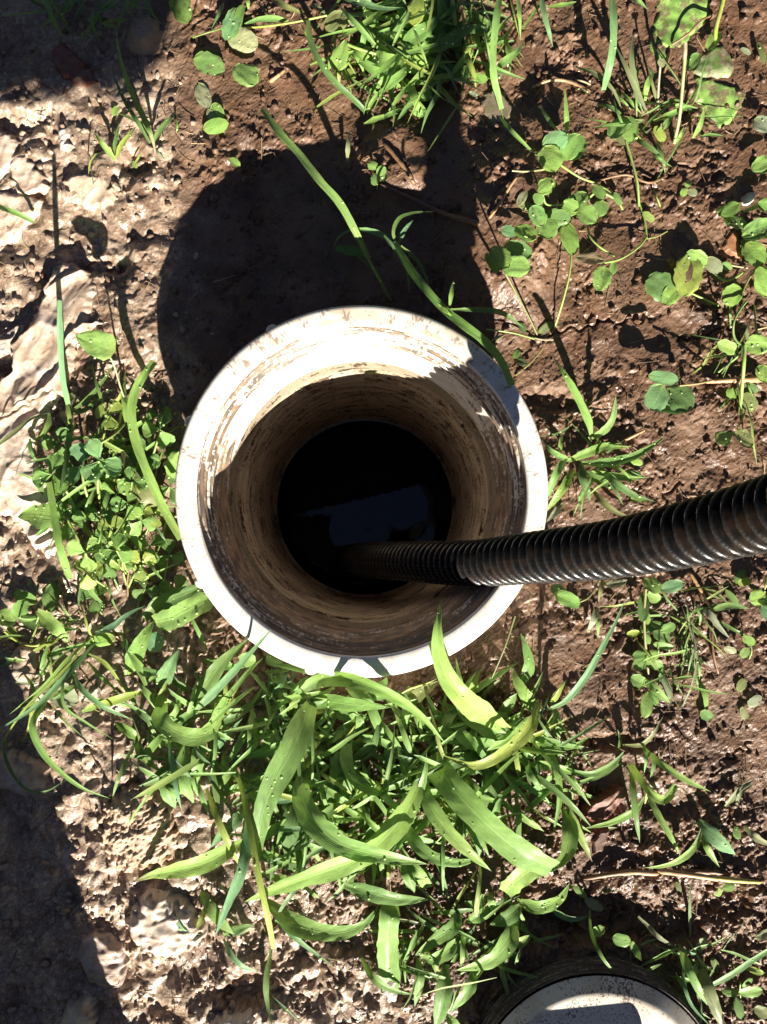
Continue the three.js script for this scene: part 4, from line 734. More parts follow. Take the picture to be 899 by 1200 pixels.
// ---- round-leaved creeping weeds on the right
plant('creeping_weed', 'creeping weed with shiny round leaves right of the hose shadow', 'weed');
L(651, 166, 26, 32, 24, 340, 'bF', 3); L(645, 186, 22, 34, 29, 70, 'lF', 3); L(672, 172, 22, 32, 30, 300, 'g', 4); L(660, 176, 18, 30, 26, 20, 'g', 2); L(640, 218, 22, 22, 19, 320, 'lF', 4); L(631, 233, 14, 15, 12, 60, 'l'); L(612, 232, 3, 20, 10, 300, 'pm'); L(617, 242, 3, 22, 10, 200, 'om');
L(597, 271, 10, 20, 14, 190, 'b', 2); L(616, 273, 10, 27, 24, 30, 'g', 2); L(630, 253, 9, 26, 20, 240, 'gm', 2); L(641, 268, 11, 26, 24, 60, 'gm', 2); L(654, 256, 12, 30, 22, 10, 'd', 3); L(667, 280, 14, 42, 22, 80, 'g', 4); L(676, 236, 12, 30, 22, 320, 'gm', 3); L(668, 243, 10, 22, 20, 200, 'g', 2);
S(3.4, 'l', 652, 190, 14, 680, 208, 12, 700, 216, 10, 722, 232, 6, 730, 246, 4); S(3, 'p', 600, 200, 2, 616, 201, 6, 640, 198, 10, 656, 194, 14); S(3, 'l', 636, 228, 16, 640, 239, 10, 660, 240, 8); S(4, 'l', 686, 236, 6, 700, 225, 10, 720, 232, 8);
L(702, 225, 14, 22, 14, 60, 'l', 4); L(724, 233, 10, 18, 10, 60, 'l'); L(688, 252, 10, 28, 22, 40, 'gm', 2); L(704, 244, 8, 20, 18, 100, 'd');
S(3, 'l', 670, 282, 12, 668, 318, 22, 660, 352, 14, 650, 384, 2);
plant('creeping_weed', 'fan of three round leaves on a long stalk above the rim at the right', 'weed');
L(587, 301, 40, 32, 24, 60, 'lF', 3); L(605, 312, 42, 32, 26, 10, 'lF', 4); L(577, 308, 36, 28, 13, 60, 'g', 2); L(607, 294, 30, 34, 22, 20, 'd', 2); S(2.6, 'o', 630, 393, 0, 622, 376, 14, 604, 342, 32, 592, 320, 40);
S(2.6, 'l', 570, 386, 8, 600, 390, 8, 626, 397, 2); L(640, 384, 4, 22, 10, 320, 'o'); S(2.4, 'w', 626, 396, 1, 636, 398, 2, 648, 398, 1); L(605, 415, 8, 12, 9, 300, 'g'); L(610, 423, 6, 18, 13, 20, 'o'); S(2.4, 'o', 604, 440, 1, 622, 425, 5, 636, 408, 3); L(612, 384, 4, 14, 10, 60, 'd'); S(2, 'o', 580, 402, 1, 586, 396, 4, 592, 392, 1);
plant('creeping_weed', 'stalk with one pale upturned leaf and two green leaves on bare mud', 'weed');
L(692, 303, 26, 34, 17, 10, 'w', 4); L(705, 326, 18, 32, 23, 110, 'gm', 3); L(719, 314, 16, 16, 10, 100, 'l', 2); S(3, 'l', 708, 308, 18, 726, 304, 16, 748, 290, 10, 758, 278, 4); S(3, 'l', 688, 260, 6, 692, 278, 12, 704, 290, 14, 720, 300, 12); S(2.6, 'o', 758, 280, 3, 770, 277, 3, 782, 271, 1); S(3, 'l', 758, 280, 3, 756, 260, 3, 750, 240, 2); L(760, 254, 5, 18, 9, 40, 'y');
plant('creeping_weed', 'flat dull leaves and one yellowing leaf pressed on the mud at the right', 'weed');
L(775, 336, 8, 40, 34, 200, 'dF', 3); L(806, 322, 11, 54, 36, 105, 'ys', 3); L(816, 304, 10, 30, 22, 200, 'g', 3); L(836, 311, 8, 26, 18, 40, 'p', 2); L(806, 318, 12.5, 30, 12, 100, 'n', 3); L(786, 346, 6, 28, 20, 130, 'gm');
S(3.2, 'l', 800, 339, 6, 820, 348, 6, 842, 358, 2); S(3.2, 'l', 838, 322, 8, 850, 329, 9, 864, 324, 6, 872, 318, 3); S(2.8, 'w', 842, 306, 3, 858, 311, 5, 876, 314, 2); L(852, 312, 6, 14, 10, 20, 'l');
plant('creeping_weed', 'round leaves on the right edge above the straw', 'weed');
L(856, 245, 16, 24, 18, 330, 'g', 3); L(862, 260, 14, 30, 22, 30, 'gm', 3); L(848, 249, 10, 16, 18, 140, 'g', 2); L(882, 244, 8, 24, 5, 340, 'l', 1); L(888, 270, 18, 38, 26, 340, 'gm', 3); L(884, 298, 18, 34, 28, 60, 'g', 3); L(896, 330, 20, 38, 28, 250, 'g', 4); L(858, 346, 12, 30, 24, 140, 'g', 3); L(897, 240, 14, 18, 16, 200, 'g'); S(3, 'o', 888, 312, 10, 876, 330, 8, 866, 352, 6, 860, 358, 4); L(878, 282, 8, 30, 18, 120, 'd');
plant('sprig', 'upright sprig with curled leaves near the straw at the right edge', 'weed');
S(5.5, 'l', 867, 486, 0, 870, 450, 14, 872, 425, 22, 873, 405, 28); S(3.4, 'l', 873, 408, 26, 861, 396, 28, 860, 378, 28, 868, 362, 22, 875, 353, 16); L(853, 407, 26, 30, 16, 200, 'l', 6); L(888, 404, 24, 28, 24, 10, 'l', 4); S(3.4, 'l', 868, 415, 22, 857, 424, 14, 842, 436, 3); B(6, 'o', 876, 398, 10, 876, 386, 16, 878, 376, 10); S(3, 'l', 888, 398, 20, 886, 380, 16, 884, 358, 8); L(858, 461, 8, 14, 16, 100, 'g'); L(877, 472, 6, 26, 20, 60, 'o'); L(895, 438, 20, 22, 22, 100, 'l', 3); S(2.6, 'w', 888, 386, 6, 896, 384, 6, 904, 383, 4); L(880, 455, 4, 20, 12, 200, 'd');
plant('clover', 'clover with one folded dark leaflet on a straw-like stalk at the right', 'clover');
L(778, 443, 34, 36, 17, 10, 'bF', 2); L(770, 466, 28, 34, 30, 120, 'bF', 2); L(797, 467, 24, 38, 34, 40, 'd', 2); L(784, 480, 20, 30, 14, 10, 'b', 1); S(2.8, 'w', 796, 452, 26, 815, 450, 20, 836, 446, 10);
plant('clover', 'yellow-edged pair of leaflets above the hose at the right', 'clover');
L(850, 512, 24, 26, 22, 150, 'lv', 3); L(872, 514, 22, 28, 22, 30, 'o', -3); S(2.4, 'l', 874, 480, 4, 870, 492, 14, 864, 502, 22);

// ---- the tuft right of the rim
plant('grass_tuft', 'star-shaped grass tuft right of the rim above the hose', 'grass');
B(13, 'gt', 694, 516, 10, 690, 495, 30, 678, 468, 46, 664, 442, 52, 647, 416, 46); B(11, 'l', 690, 514, 10, 706, 506, 24, 718, 490, 34, 722, 463, 34); B(4, 'd', 668, 500, 6, 652, 509, 12, 634, 512, 10); B(13, 'gD', 680, 543, 10, 712, 542, 24, 745, 534, 32, 780, 512, 28); B(9, 'l', 668, 540, 6, 655, 534, 16, 646, 528, 18, 636, 516, 14); B(13, 'g', 666, 540, 6, 690, 530, 16, 712, 522, 16, 730, 520, 10); B(9, 'g', 700, 524, 6, 714, 524, 14, 730, 524, 12);
B(11, 'g', 664, 536, 6, 652, 555, 20, 645, 572, 18, 640, 590, 8); B(12, 'gD', 672, 550, 6, 660, 572, 20, 650, 586, 18, 638, 602, 8); B(12, 'd', 681, 543, 8, 683, 562, 18, 688, 576, 16, 692, 587, 6); B(10, 'd', 700, 546, 8, 722, 566, 22, 742, 580, 22, 768, 588, 12); B(10, 'l', 672, 556, 4, 700, 556, 14, 728, 560, 14, 760, 560, 6); B(9, 'o', 692, 572, 4, 708, 590, 12, 722, 600, 10, 738, 606, 5); B(9, 'p', 660, 590, 2, 652, 600, 6, 640, 612, 3); B(7, 'd', 690, 560, 4, 710, 568, 10, 736, 578, 8); L(746, 541, 10, 16, 9, 20, 'l'); L(748, 585, 4, 18, 8, 5, 'l'); L(740, 556, 6, 26, 10, 10, 'd');

// ---- upper right: grass tuft, seed stalk and muddy broad leaves
plant('broad_weed', 'large muddy broad leaves lying flat at the upper right', 'weed');
drape2([[772, -6], [832, -6], [831, 14], [822, 30], [804, 48], [790, 58], [776, 54], [768, 38], [770, 18]], 6, 'l'); drape2([[762, 36], [770, 30], [776, 54], [783, 66], [778, 76], [768, 72], [761, 54]], 5, 'l');
drape2([[812, 82], [826, 62], [838, 54], [850, 52], [858, 66], [862, 80], [852, 92], [834, 92], [818, 90]], 7, 'p'); drape2([[814, 90], [834, 94], [848, 98], [862, 102], [874, 106], [870, 124], [858, 142], [846, 148], [832, 138], [822, 122], [812, 114]], 4, 'l');
S(7, 'y', 849, -6, 16, 844, 14, 14, 839, 34, 10, 838, 52, 6); L(836, 48, 8, 26, 16, 120, 'l'); S(3.4, 'n', 788, 52, 3, 806, 40, 12, 822, 24, 14, 834, 18, 6); L(812, 72, 4, 26, 14, 130, 'g'); S(4, 'n', 786, 58, 2, 783, 72, 4, 778, 86, 2);
plant('grass_tuft', 'olive grass tuft with a fuzzy seed stalk at the upper right', 'grass');
B(10, 'o', 760, 134, 4, 748, 112, 24, 736, 84, 38, 722, 54, 40); B(10, 'o', 755, 124, 6, 744, 96, 26, 740, 68, 34, 742, 38, 30); B(8, 'g', 756, 120, 4, 758, 102, 16, 764, 84, 18, 758, 76, 14); B(4, 'o', 770, 120, 4, 764, 96, 18, 760, 80, 18); S(3.4, 'p', 771, 128, 0, 772, 100, 18, 774, 76, 30); L(775, 74, 32, 11, 10, 270, 'p'); S(5, 'p', 790, 168, 2, 796, 140, 20, 800, 100, 38, 803, 62, 50); S(6.5, 'w', 802, 72, 46, 803, 60, 51, 803, 50, 54);
B(8, 'g', 766, 142, 6, 786, 134, 20, 804, 126, 22, 818, 127, 14); B(7, 'g', 812, 162, 3, 820, 148, 16, 827, 122, 20); B(5, 'l', 792, 168, 2, 798, 158, 10, 802, 148, 10); B(7, 'o', 674, 78, 14, 696, 86, 22, 714, 100, 20, 724, 116, 14, 730, 134, 6); B(7, 'd', 700, 122, 10, 718, 127, 16, 732, 138, 8); B(6, 'd', 776, 124, 4, 790, 118, 14, 812, 130, 10); B(5, 'w', 674, 102, 3, 684, 106, 6, 694, 112, 3); S(3, 'w', 674, 94, 3, 682, 95, 4, 692, 99, 2);
B(7, 'd', 740, 160, 4, 754, 168, 14, 766, 176, 14, 784, 194, 6); B(6, 'l', 762, 172, 6, 772, 186, 12, 788, 196, 6); B(5, 'g', 820, 160, 3, 834, 158, 8, 850, 160, 5); L(773, 157, 6, 22, 12, 60, 'y'); B(5, 'o', 748, 142, 4, 756, 156, 8, 764, 150, 6);
plant('grass_tuft', 'tall pale blade hanging from the top edge at the upper right', 'grass');
B(10, 'bA', 717, -6, 48, 719, 24, 54, 718, 56, 50, 713, 82, 36, 707, 106, 20); B(9, 'g', 736, -6, 14, 748, 2, 18, 760, 12, 10);
plant('sprig', 'pale green folded leaves on a runner at the upper right', 'weed');
L(724, 150, 16, 34, 22, 120, 'l', 4); L(738, 152, 14, 34, 20, 80, 'l', 3); L(730, 160, 8, 24, 16, 70, 'o'); S(3.6, 'l', 734, 166, 8, 741, 190, 10, 747, 214, 8, 749, 242, 3); S(2.6, 'g', 766, 222, 2, 770, 232, 6, 774, 242, 3);
plant('seedling', 'tiny two-leaved seedling on bare mud at the upper right', 'seedling');
L(802, 225, 8, 12, 9, 130, 'lF'); L(811, 225, 8, 14, 11, 20, 'pF'); L(806, 215, 5, 10, 7, 280, 'l');
plant('sprig', 'green leaves cut by the right edge below the bare mud', 'weed');
L(893, 62, 8, 32, 8, 80, 'o', 3); L(894, 146, 12, 24, 22, 40, 'p', 3); L(896, 193, 14, 30, 22, 340, 'l', 4); L(874, 60, 3, 14, 7, 30, 'p');

// ---- below the hose at the right
plant('creeping_weed', 'upright weed with small paired leaves below the hose', 'weed');
S(4, 'o', 760, 790, 0, 757, 760, 14, 755, 725, 24, 757, 690, 30);
L(765, 686, 28, 24, 18, 40, 'l', 4); L(788, 687, 20, 28, 15, 345, 'b', 3); L(766, 700, 20, 18, 14, 20, 'l'); L(754, 712, 24, 34, 14, 95, 'd', 3); L(757, 724, 20, 18, 13, 70, 'l'); L(770, 732, 16, 20, 10, 20, 'd'); L(783, 736, 14, 20, 12, 340, 'g'); L(742, 742, 14, 16, 8, 350, 'y'); L(758, 748, 16, 16, 10, 60, 'l'); L(778, 757, 14, 24, 9, 10, 'l', 3); L(764, 768, 12, 20, 12, 345, 'l'); L(750, 768, 10, 18, 12, 170, 'g'); L(750, 778, 10, 18, 15, 140, 'g'); L(767, 778, 12, 22, 14, 20, 'g'); L(775, 745, 6, 26, 14, 30, 'd'); L(760, 735, 6, 24, 12, 160, 'd');
L(748, 798, 12, 20, 16, 210, 'l'); B(12, 'l', 752, 796, 6, 764, 804, 16, 774, 814, 14, 786, 824, 6); L(758, 826, 10, 32, 14, 100, 'l', 2); L(766, 818, 8, 20, 10, 60, 'g'); L(782, 806, 4, 30, 11, 70, 'p'); B(4, 'g', 770, 800, 4, 776, 786, 10, 777, 776, 8);
plant('grass_tuft', 'wispy tangle of hair-thin grass below the hose', 'grass');
B(3, 'o', 812, 795, 0, 815, 765, 12, 808, 735, 16, 799, 710, 14); B(3.4, 'o', 800, 828, 0, 812, 800, 12, 817, 770, 18, 812, 738, 16, 814, 714, 10); B(3, 'g', 800, 785, 2, 803, 760, 12, 812, 735, 14, 822, 716, 8); B(3, 'l', 797, 750, 2, 806, 735, 10, 818, 722, 8); B(4, 'd', 806, 780, 2, 800, 760, 10, 796, 745, 8); B(3.4, 'g', 790, 780, 2, 802, 778, 8, 814, 770, 5); B(3, 'o', 800, 720, 2, 799, 735, 8, 801, 755, 5); B(3, 'p', 820, 770, 2, 824, 776, 5, 830, 780, 3); B(3, 'o', 792, 812, 1, 796, 800, 8, 798, 785, 6); B(3, 'l', 808, 770, 3, 804, 750, 10, 806, 725, 8); B(3, 'd', 784, 740, 3, 795, 748, 8, 806, 752, 5);
B(9, 'gF', 818, 796, 2, 826, 812, 8, 828, 836, 3); L(828, 838, 4, 16, 14, 40, 'd');
plant('grass_tuft', 'flat pale blades with an orange straw below the hose', 'grass');
B(9, 'p', 818, 710, 4, 832, 720, 12, 842, 734, 12, 855, 748, 5); B(9, 'l', 832, 716, 4, 848, 711, 12, 862, 710, 12, 878, 713, 6); B(6, 'o', 822, 690, 2, 840, 696, 8, 856, 710, 5); B(5, 'd', 838, 726, 2, 860, 738, 8, 880, 748, 4); L(838, 696, 3, 20, 8, 30, 'o'); L(858, 700, 3, 24, 8, 50, 'd');
plant('seedling', 'pair of curled pale leaves on bare mud below the hose', 'seedling');
L(856, 762, 8, 16, 9, 20, 'p'); L(878, 751, 12, 16, 12, 40, 'l', 3); L(873, 765, 10, 14, 10, 120, 'l', -3); S(2, 'l', 878, 772, 1, 881, 764, 6, 880, 754, 10); L(869, 803, 4, 18, 12, 300, 'o'); L(885, 822, 3, 20, 14, 330, 'p'); L(872, 836, 3, 16, 10, 80, 'p');
plant('sprig', 'bright lobed leaf at the right edge under the hose', 'weed');
L(888, 700, 14, 22, 20, 160, 'l', 3); L(897, 703, 14, 20, 18, 30, 'l', 3); L(873, 682, 6, 18, 10, 350, 'y'); L(897, 718, 8, 22, 14, 60, 'b'); L(868, 676, 4, 20, 12, 300, 'd'); S(2.6, 'y', 896, 696, 8, 897, 685, 10, 899, 676, 8);
plant('weed', 'drooping leaf and pale split blade just below the hose by the rim', 'weed');
L(665, 702, 12, 32, 18, 25, 'g', 3); L(654, 692, 8, 20, 14, 210, 'd'); S(3, 'o', 702, 680, 2, 690, 700, 8, 678, 706, 8); B(7, 'o', 707, 678, 4, 704, 692, 12, 701, 706, 6); B(10, 'pF', 701, 712, 4, 696, 726, 12, 688, 742, 5); B(6, 'l', 700, 715, 4, 701, 730, 10, 701, 748, 5); L(722, 684, 3, 26, 10, 350, 'pm'); L(675, 707, 5, 14, 12, 90, 'd');

// ---- lower right
plant('grass_tuft', 'thin spreading grass tuft over the red-brown dead leaf', 'grass');
B(7, 'o', 730, 873, 6, 750, 873, 18, 767, 858, 22, 778, 838, 16); B(9, 'l', 752, 874, 6, 772, 893, 24, 800, 912, 26, 833, 928, 14); B(11, 'lA', 738, 896, 10, 752, 916, 28, 768, 934, 34, 780, 937, 34, 792, 920, 28); B(9, 'd', 739, 895, 6, 742, 928, 20, 746, 962, 20, 750, 988, 8); B(10, 'g', 731, 882, 8, 716, 897, 22, 692, 907, 24, 668, 902, 20, 654, 892, 14); B(7, 'l', 728, 894, 4, 702, 909, 14, 676, 917, 14, 656, 914, 8); B(9, 'l', 757, 926, 10, 772, 956, 26, 788, 984, 24, 797, 1002, 10); B(10, 'g', 756, 934, 8, 744, 950, 20, 716, 964, 22, 684, 971, 14); B(4, 'y', 756, 942, 4, 758, 928, 14, 755, 912, 16); B(6, 'g', 754, 870, 4, 757, 890, 12, 755, 906, 8); B(4, 'd', 724, 880, 4, 727, 868, 10, 724, 855, 8); B(6, 'g', 766, 884, 4, 766, 898, 8, 762, 912, 4); B(6, 'o', 700, 972, 2, 712, 971, 6, 724, 970, 3);
plant('grass_tuft', 'small grass with one wide grey-green leaf above the yellow straw', 'grass');
B(11, 'l', 823, 970, 8, 814, 992, 22, 796, 1008, 24, 775, 1015, 20, 754, 1017, 12); B(18, 'bF', 818, 962, 6, 830, 974, 14, 844, 988, 14, 862, 1002, 6); B(9, 'g', 821, 975, 8, 828, 992, 16, 835, 1004, 14, 843, 1016, 6);
plant('grass_tuft', 'blade leaning in at the right edge beside a shadowed crack', 'grass');
B(10, 'p', 872, 968, 6, 884, 980, 14, 904, 992, 10); L(865, 976, 3, 16, 14, 60, 'dm'); B(5, 'o', 862, 945, 2, 868, 930, 8, 886, 916, 4); B(8, 'p', 850, 945, 2, 868, 925, 6, 885, 912, 3);
plant('grass_tuft', 'thin shaded blades drooping toward the round plug', 'grass');
B(5, 'g', 691, 1066, 12, 693, 1092, 28, 706, 1122, 30, 727, 1146, 18); B(6, 'b', 646, 1062, 8, 668, 1077, 18, 690, 1073, 12); L(701, 1091, 24, 18, 12, 320, 'l', 4); L(729, 1102, 30, 22, 15, 10, 'l', 3); B(11, 'l', 740, 1104, 28, 745, 1114, 28, 752, 1126, 20); B(4, 'l', 756, 1138, 18, 766, 1134, 20, 776, 1129, 16); S(2, 'o', 738, 1150, 0, 739, 1124, 14, 738, 1104, 28); S(2, 'o', 700, 1120, 0, 699, 1106, 12, 698, 1094, 22);
B(6, 'p', 748, 1074, 12, 760, 1086, 18, 772, 1098, 16, 792, 1110, 10); B(4, 'l', 750, 1108, 10, 760, 1103, 14, 772, 1100, 10); L(696, 1060, 4, 26, 12, 30, 'p'); L(680, 1045, 4, 22, 8, 40, 'l');
plant('grass_tuft', 'yellowing tuft leaning on the right side of the round plug', 'grass');
B(12, 'l', 796, 1106, 6, 806, 1134, 26, 818, 1158, 26, 829, 1178, 12); B(16, 'o', 818, 1128, 6, 828, 1155, 24, 838, 1180, 20, 846, 1206, 10); B(5, 'b', 800, 1126, 6, 803, 1158, 24, 812, 1180, 24, 836, 1206, 16); B(5, 'b', 794, 1107, 6, 806, 1116, 14, 820, 1119, 8); B(9, 'l', 816, 1128, 8, 814, 1140, 16, 816, 1150, 10); L(822, 1106, 8, 20, 11, 300, 'p', 3); B(7, 'd', 800, 1118, 4, 818, 1134, 12, 832, 1138, 8);
plant('grass_tuft', 'single arched blade entering from the lower right edge', 'grass');
B(9, 'bA', 906, 1110, 10, 882, 1125, 26, 860, 1140, 26, 833, 1155, 14);
plant('seedling', 'small leafy seedling in the lower right corner', 'seedling');
L(856, 1163, 8, 20, 9, 190, 'l'); L(880, 1162, 10, 28, 14, 350, 'l', 3); L(866, 1182, 10, 24, 11, 80, 'l', 3); L(876, 1152, 8, 16, 8, 320, 'g'); S(2.4, 'l', 868, 1170, 0, 867, 1160, 6, 868, 1150, 10); L(893, 1186, 5, 20, 14, 30, 'o'); L(886, 1138, 5, 20, 8, 20, 'y'); L(896, 1095, 6, 22, 10, 340, 'p'); L(838, 1130, 4, 16, 8, 60, 'o');
plant('seedling', 'two tiny green leaves under the yellow straw', 'seedling');
L(840, 1044, 4, 16, 10, 60, 'lF'); L(854, 1040, 5, 16, 10, 350, 'gF'); L(795, 1040, 3, 14, 6, 70, 'o');

// ---------------------------------------------------------------- straws, twigs
function rod(name, label, cat, r0, r1, fl, ...a) {
  const pts = seq(a), c = new THREE.CatmullRomCurve3(pts, false, 'centripetal'), n = 26, k = CAMY / F, pos = [], col = [], idx = [], M = 8, L2 = HUE[fl[0]], fr = c.computeFrenetFrames(n, false);
  for (let i = 0; i <= n; i++) {
    const t = i / n, p = c.getPointAt(t), r = lerp(r0, r1, t) * 0.5 * k * (1 + 0.2 * n2(t * 8, r0 * 9)) * (i === 0 || i === n ? 0.3 : 1);
    for (let j = 0; j <= M; j++) { const th = j / M * 6.28318, q = p.clone().addScaledVector(fr.normals[i], Math.cos(th) * r).addScaledVector(fr.binormals[i], Math.sin(th) * r); pos.push(q.x, q.y, q.z); const f = 1 + 0.25 * n2(t * 20, j * 0.7) + 0.12 * n2b(t * 90, j); col.push(...mix3(L2, fl[1] ? HUE[fl[1]] : L2, ss(0.3, 0.7, t)).map((x) => x * f)); }
  }
  for (let i = 0; i < n; i++) for (let j = 0; j < M; j++) { const q = i * (M + 1) + j; idx.push(q, q + 1, q + M + 1, q + 1, q + M + 2, q + M + 1); }
  return tag(mesh(name, build(pos, idx, col), stemM), label, cat);
}
HUE.s = [0.5, 0.42, 0.1]; HUE.k = [0.09, 0.05, 0.03]; HUE.q = [0.42, 0.24, 0.11];
rod('straw', 'yellow straw lying flat near the lower right edge', 'straw', 8, 5, 'qs', 770, 1020, 3, 800, 1024, 5, 845, 1030, 5, 893, 1034, 3);
rod('straw', 'brown dry straw end to end with the yellow straw', 'straw', 5, 7, 'nq', 684, 1030, 2, 712, 1025, 4, 742, 1022, 4, 772, 1024, 2);
rod('straw', 'grey-brown dry stem just above the yellow straw', 'straw', 5, 6, 'n', 800, 1020, 3, 826, 1022, 4, 852, 1022, 3);
rod('straw', 'pale orange straw under the sprig at the right edge', 'straw', 4, 9, 'q', 826, 448, 3, 850, 446, 6, 875, 445, 6, 896, 444, 4);
rod('straw', 'orange straw sticking out from under the hose', 'straw', 4, 3, 'q', 809, 671, 3, 818, 686, 6, 826, 700, 5, 833, 713, 2);
rod('straw', 'short pale straw beside the star-shaped tuft', 'straw', 4, 3, 'q', 732, 516, 2, 744, 510, 5, 756, 504, 3);
rod('straw', 'bent brown straw left of the olive tuft', 'straw', 3, 5, 'qn', 624, 102, 2, 646, 94, 5, 668, 96, 5, 692, 108, 2);
rod('straw', 'thin brown straw crossing mud under the round leaves', 'straw', 3, 3, 'n', 690, 215, 2, 735, 205, 4, 760, 214, 4, 782, 206, 2);
rod('straw', 'straw between the clumped clods right of the hose shadow', 'straw', 3, 3, 'q', 573, 256, 2, 585, 240, 5, 600, 215, 5, 612, 200, 2);
rod('twig', 'long dark twig across the hose shadow with a red end', 'twig', 4, 7, 'kn', 446, 216, 2, 480, 232, 6, 515, 248, 7, 545, 258, 6, 563, 263, 3);
rod('twig', 'short brown twig beside the pale lobed seedling', 'twig', 5, 5, 'n', 450, 168, 2, 462, 182, 5, 476, 200, 5, 486, 216, 2);
rod('twig', 'dry brown stem by the lower right side of the rim', 'twig', 5, 4, 'n', 548, 812, 2, 565, 800, 6, 580, 790, 5, 596, 782, 2);
rod('twig', 'tan splinter lying on the smooth mud at the top', 'twig', 5, 3, 'q', 316, 96, 1, 324, 90, 3, 334, 82, 2);
rod('twig', 'brown sliver at the right of the bare mud', 'twig', 4, 3, 'n', 836, 415, 1, 842, 400, 3, 852, 380, 2);
rod('twig', 'thin root lying on the mud by the grass at the lower left', 'twig', 3, 4, 'kn', 452, 1145, 1, 470, 1160, 3, 500, 1168, 2);
rod('twig', 'thin dry stem right of the wispy grass', 'twig', 3, 3, 'n', 842, 790, 1, 836, 765, 3, 834, 735, 2);

// ---------------------------------------------------------------- low leaves under the plants, crumbs, dew
{
  const gs = [], put = (w, px, py, ang, len, z, fl) => {
    const a = ang, dx = Math.cos(a), dy = Math.sin(a), pts = [];
    if (Math.hypot(px - 425, py - 575) < 222 || Math.hypot(px + dx * len - 425, py + dy * len - 575) < 220) return;
    for (let i = 0; i <= 3; i++) { const t = i / 3; pts.push(PX(px + dx * len * t + rr(-2, 2), py + dy * len * t + rr(-2, 2), 2 + z * Math.sin(Math.PI * Math.min(1, t * 0.8 + 0.1)))); }
    gs.push(ribbon(pts, w * CAMY / F, { ...look(fl), prof: prof.g, fold: rr(0.1, 0.5), roll: rr(-0.6, 0.6), n: 8, m: 4 }));
  };
  const fields = [[440, 880, 160, 90, 46, 3, 9, 1], [400, 960, 120, 60, 14, 3, 8, 1], [580, 890, 90, 80, 22, 3, 8, 1], [260, 860, 90, 80, 20, 3, 8, 1], [500, 40, 70, 60, 34, 3, 8, 1], [550, 1100, 80, 50, 8, 3, 7, 1], [130, 580, 60, 100, 10, 2, 5, 1], [440, 890, 150, 100, 190, 4, 14], [560, 900, 90, 80, 70, 4, 12], [250, 850, 100, 90, 90, 4, 12], [130, 580, 70, 110, 70, 3, 8], [490, 45, 70, 60, 100, 4, 13], [540, 1110, 90, 50, 32, 3, 8], [380, 1010, 100, 40, 34, 4, 10], [60, 760, 60, 50, 26, 2, 6], [110, 10, 80, 26, 22, 2, 6], [760, 130, 60, 40, 24, 2, 6], [690, 545, 40, 34, 16, 2, 6], [790, 740, 40, 60, 30, 2, 4], [640, 900, 50, 60, 22, 2, 6], [820, 1140, 36, 50, 16, 2, 6], [400, 60, 40, 40, 16, 2, 6], [860, 420, 36, 60, 12, 2, 4], [590, 30, 34, 40, 16, 2, 6]];
  for (const [cx, cy, rx, ry, n, w0, w1, tall] of fields) for (let i = 0; i < n; i++) { const a = rr(0, 6.28), q = Math.sqrt(rnd()); put(rr(w0, w1), cx + Math.cos(a) * rx * q, cy + Math.sin(a) * ry * q, rr(0, 6.28), tall ? rr(40, 110) : rr(24, 74), (tall ? rr(12, 34) : rr(4, 15)) + w0 * 1.4, 'gglglyd'[Math.floor(rnd() * 7)]); }
  tag(mesh('undergrowth', mergeGeometries(gs), leafM), 'small low leaves growing under the plants', 'undergrowth', null, 'stuff');
}
{
  const g = new THREE.IcosahedronGeometry(1, 1), p = g.attributes.position;
  for (let i = 0; i < p.count; i++) { const x = p.getX(i), y = p.getY(i), z = p.getZ(i), f = 1 + 0.28 * n3(x * 1.3, y * 1.3, z * 1.3); p.setXYZ(i, x * f, y * f * 0.75, z * f); }
  g.computeVertexNormals();
  const N = 9000, im = new THREE.InstancedMesh(g, std({ roughness: 0.55 }), N), M = new THREE.Matrix4(), Q = new THREE.Quaternion(), E = new THREE.Euler(), c = new THREE.Color();
  for (let i = 0; i < N;) {
    const px = rr(-20, 920), py = rr(-20, 1220);
    if (Math.hypot(px - 425, py - 576) < 196 || rnd() > 0.25 + clamp(n2(px / 70, py / 70)) + 0.5 * ss(950, 1050, py)) continue;
    const q = P(px, py), m = pulp(px, py), s = 0.0005 + 0.0031 * Math.pow(rnd(), 3.6), k = mix3(mix3(MUD, MUD2, rnd()), mix3(PULP, PULP2, rnd()), rnd() < m ? 0.9 : 0);
    E.set(rr(0, 6), rr(0, 6), rr(0, 6)); Q.setFromEuler(E);
    M.compose(V(q.x, gh(q.x, q.z) + s * 0.35, q.z), Q, V(s * rr(0.7, 1.4), s, s * rr(0.7, 1.3)));
    im.setMatrixAt(i, M); im.setColorAt(i, c.setRGB(...k)); i++;
  }
  im.name = numbered('soil_crumbs'); im.castShadow = im.receiveShadow = true; scene.add(im);
  tag(im, 'small crumbs of mud scattered over the ground', 'soil crumbs', null, 'stuff');
}
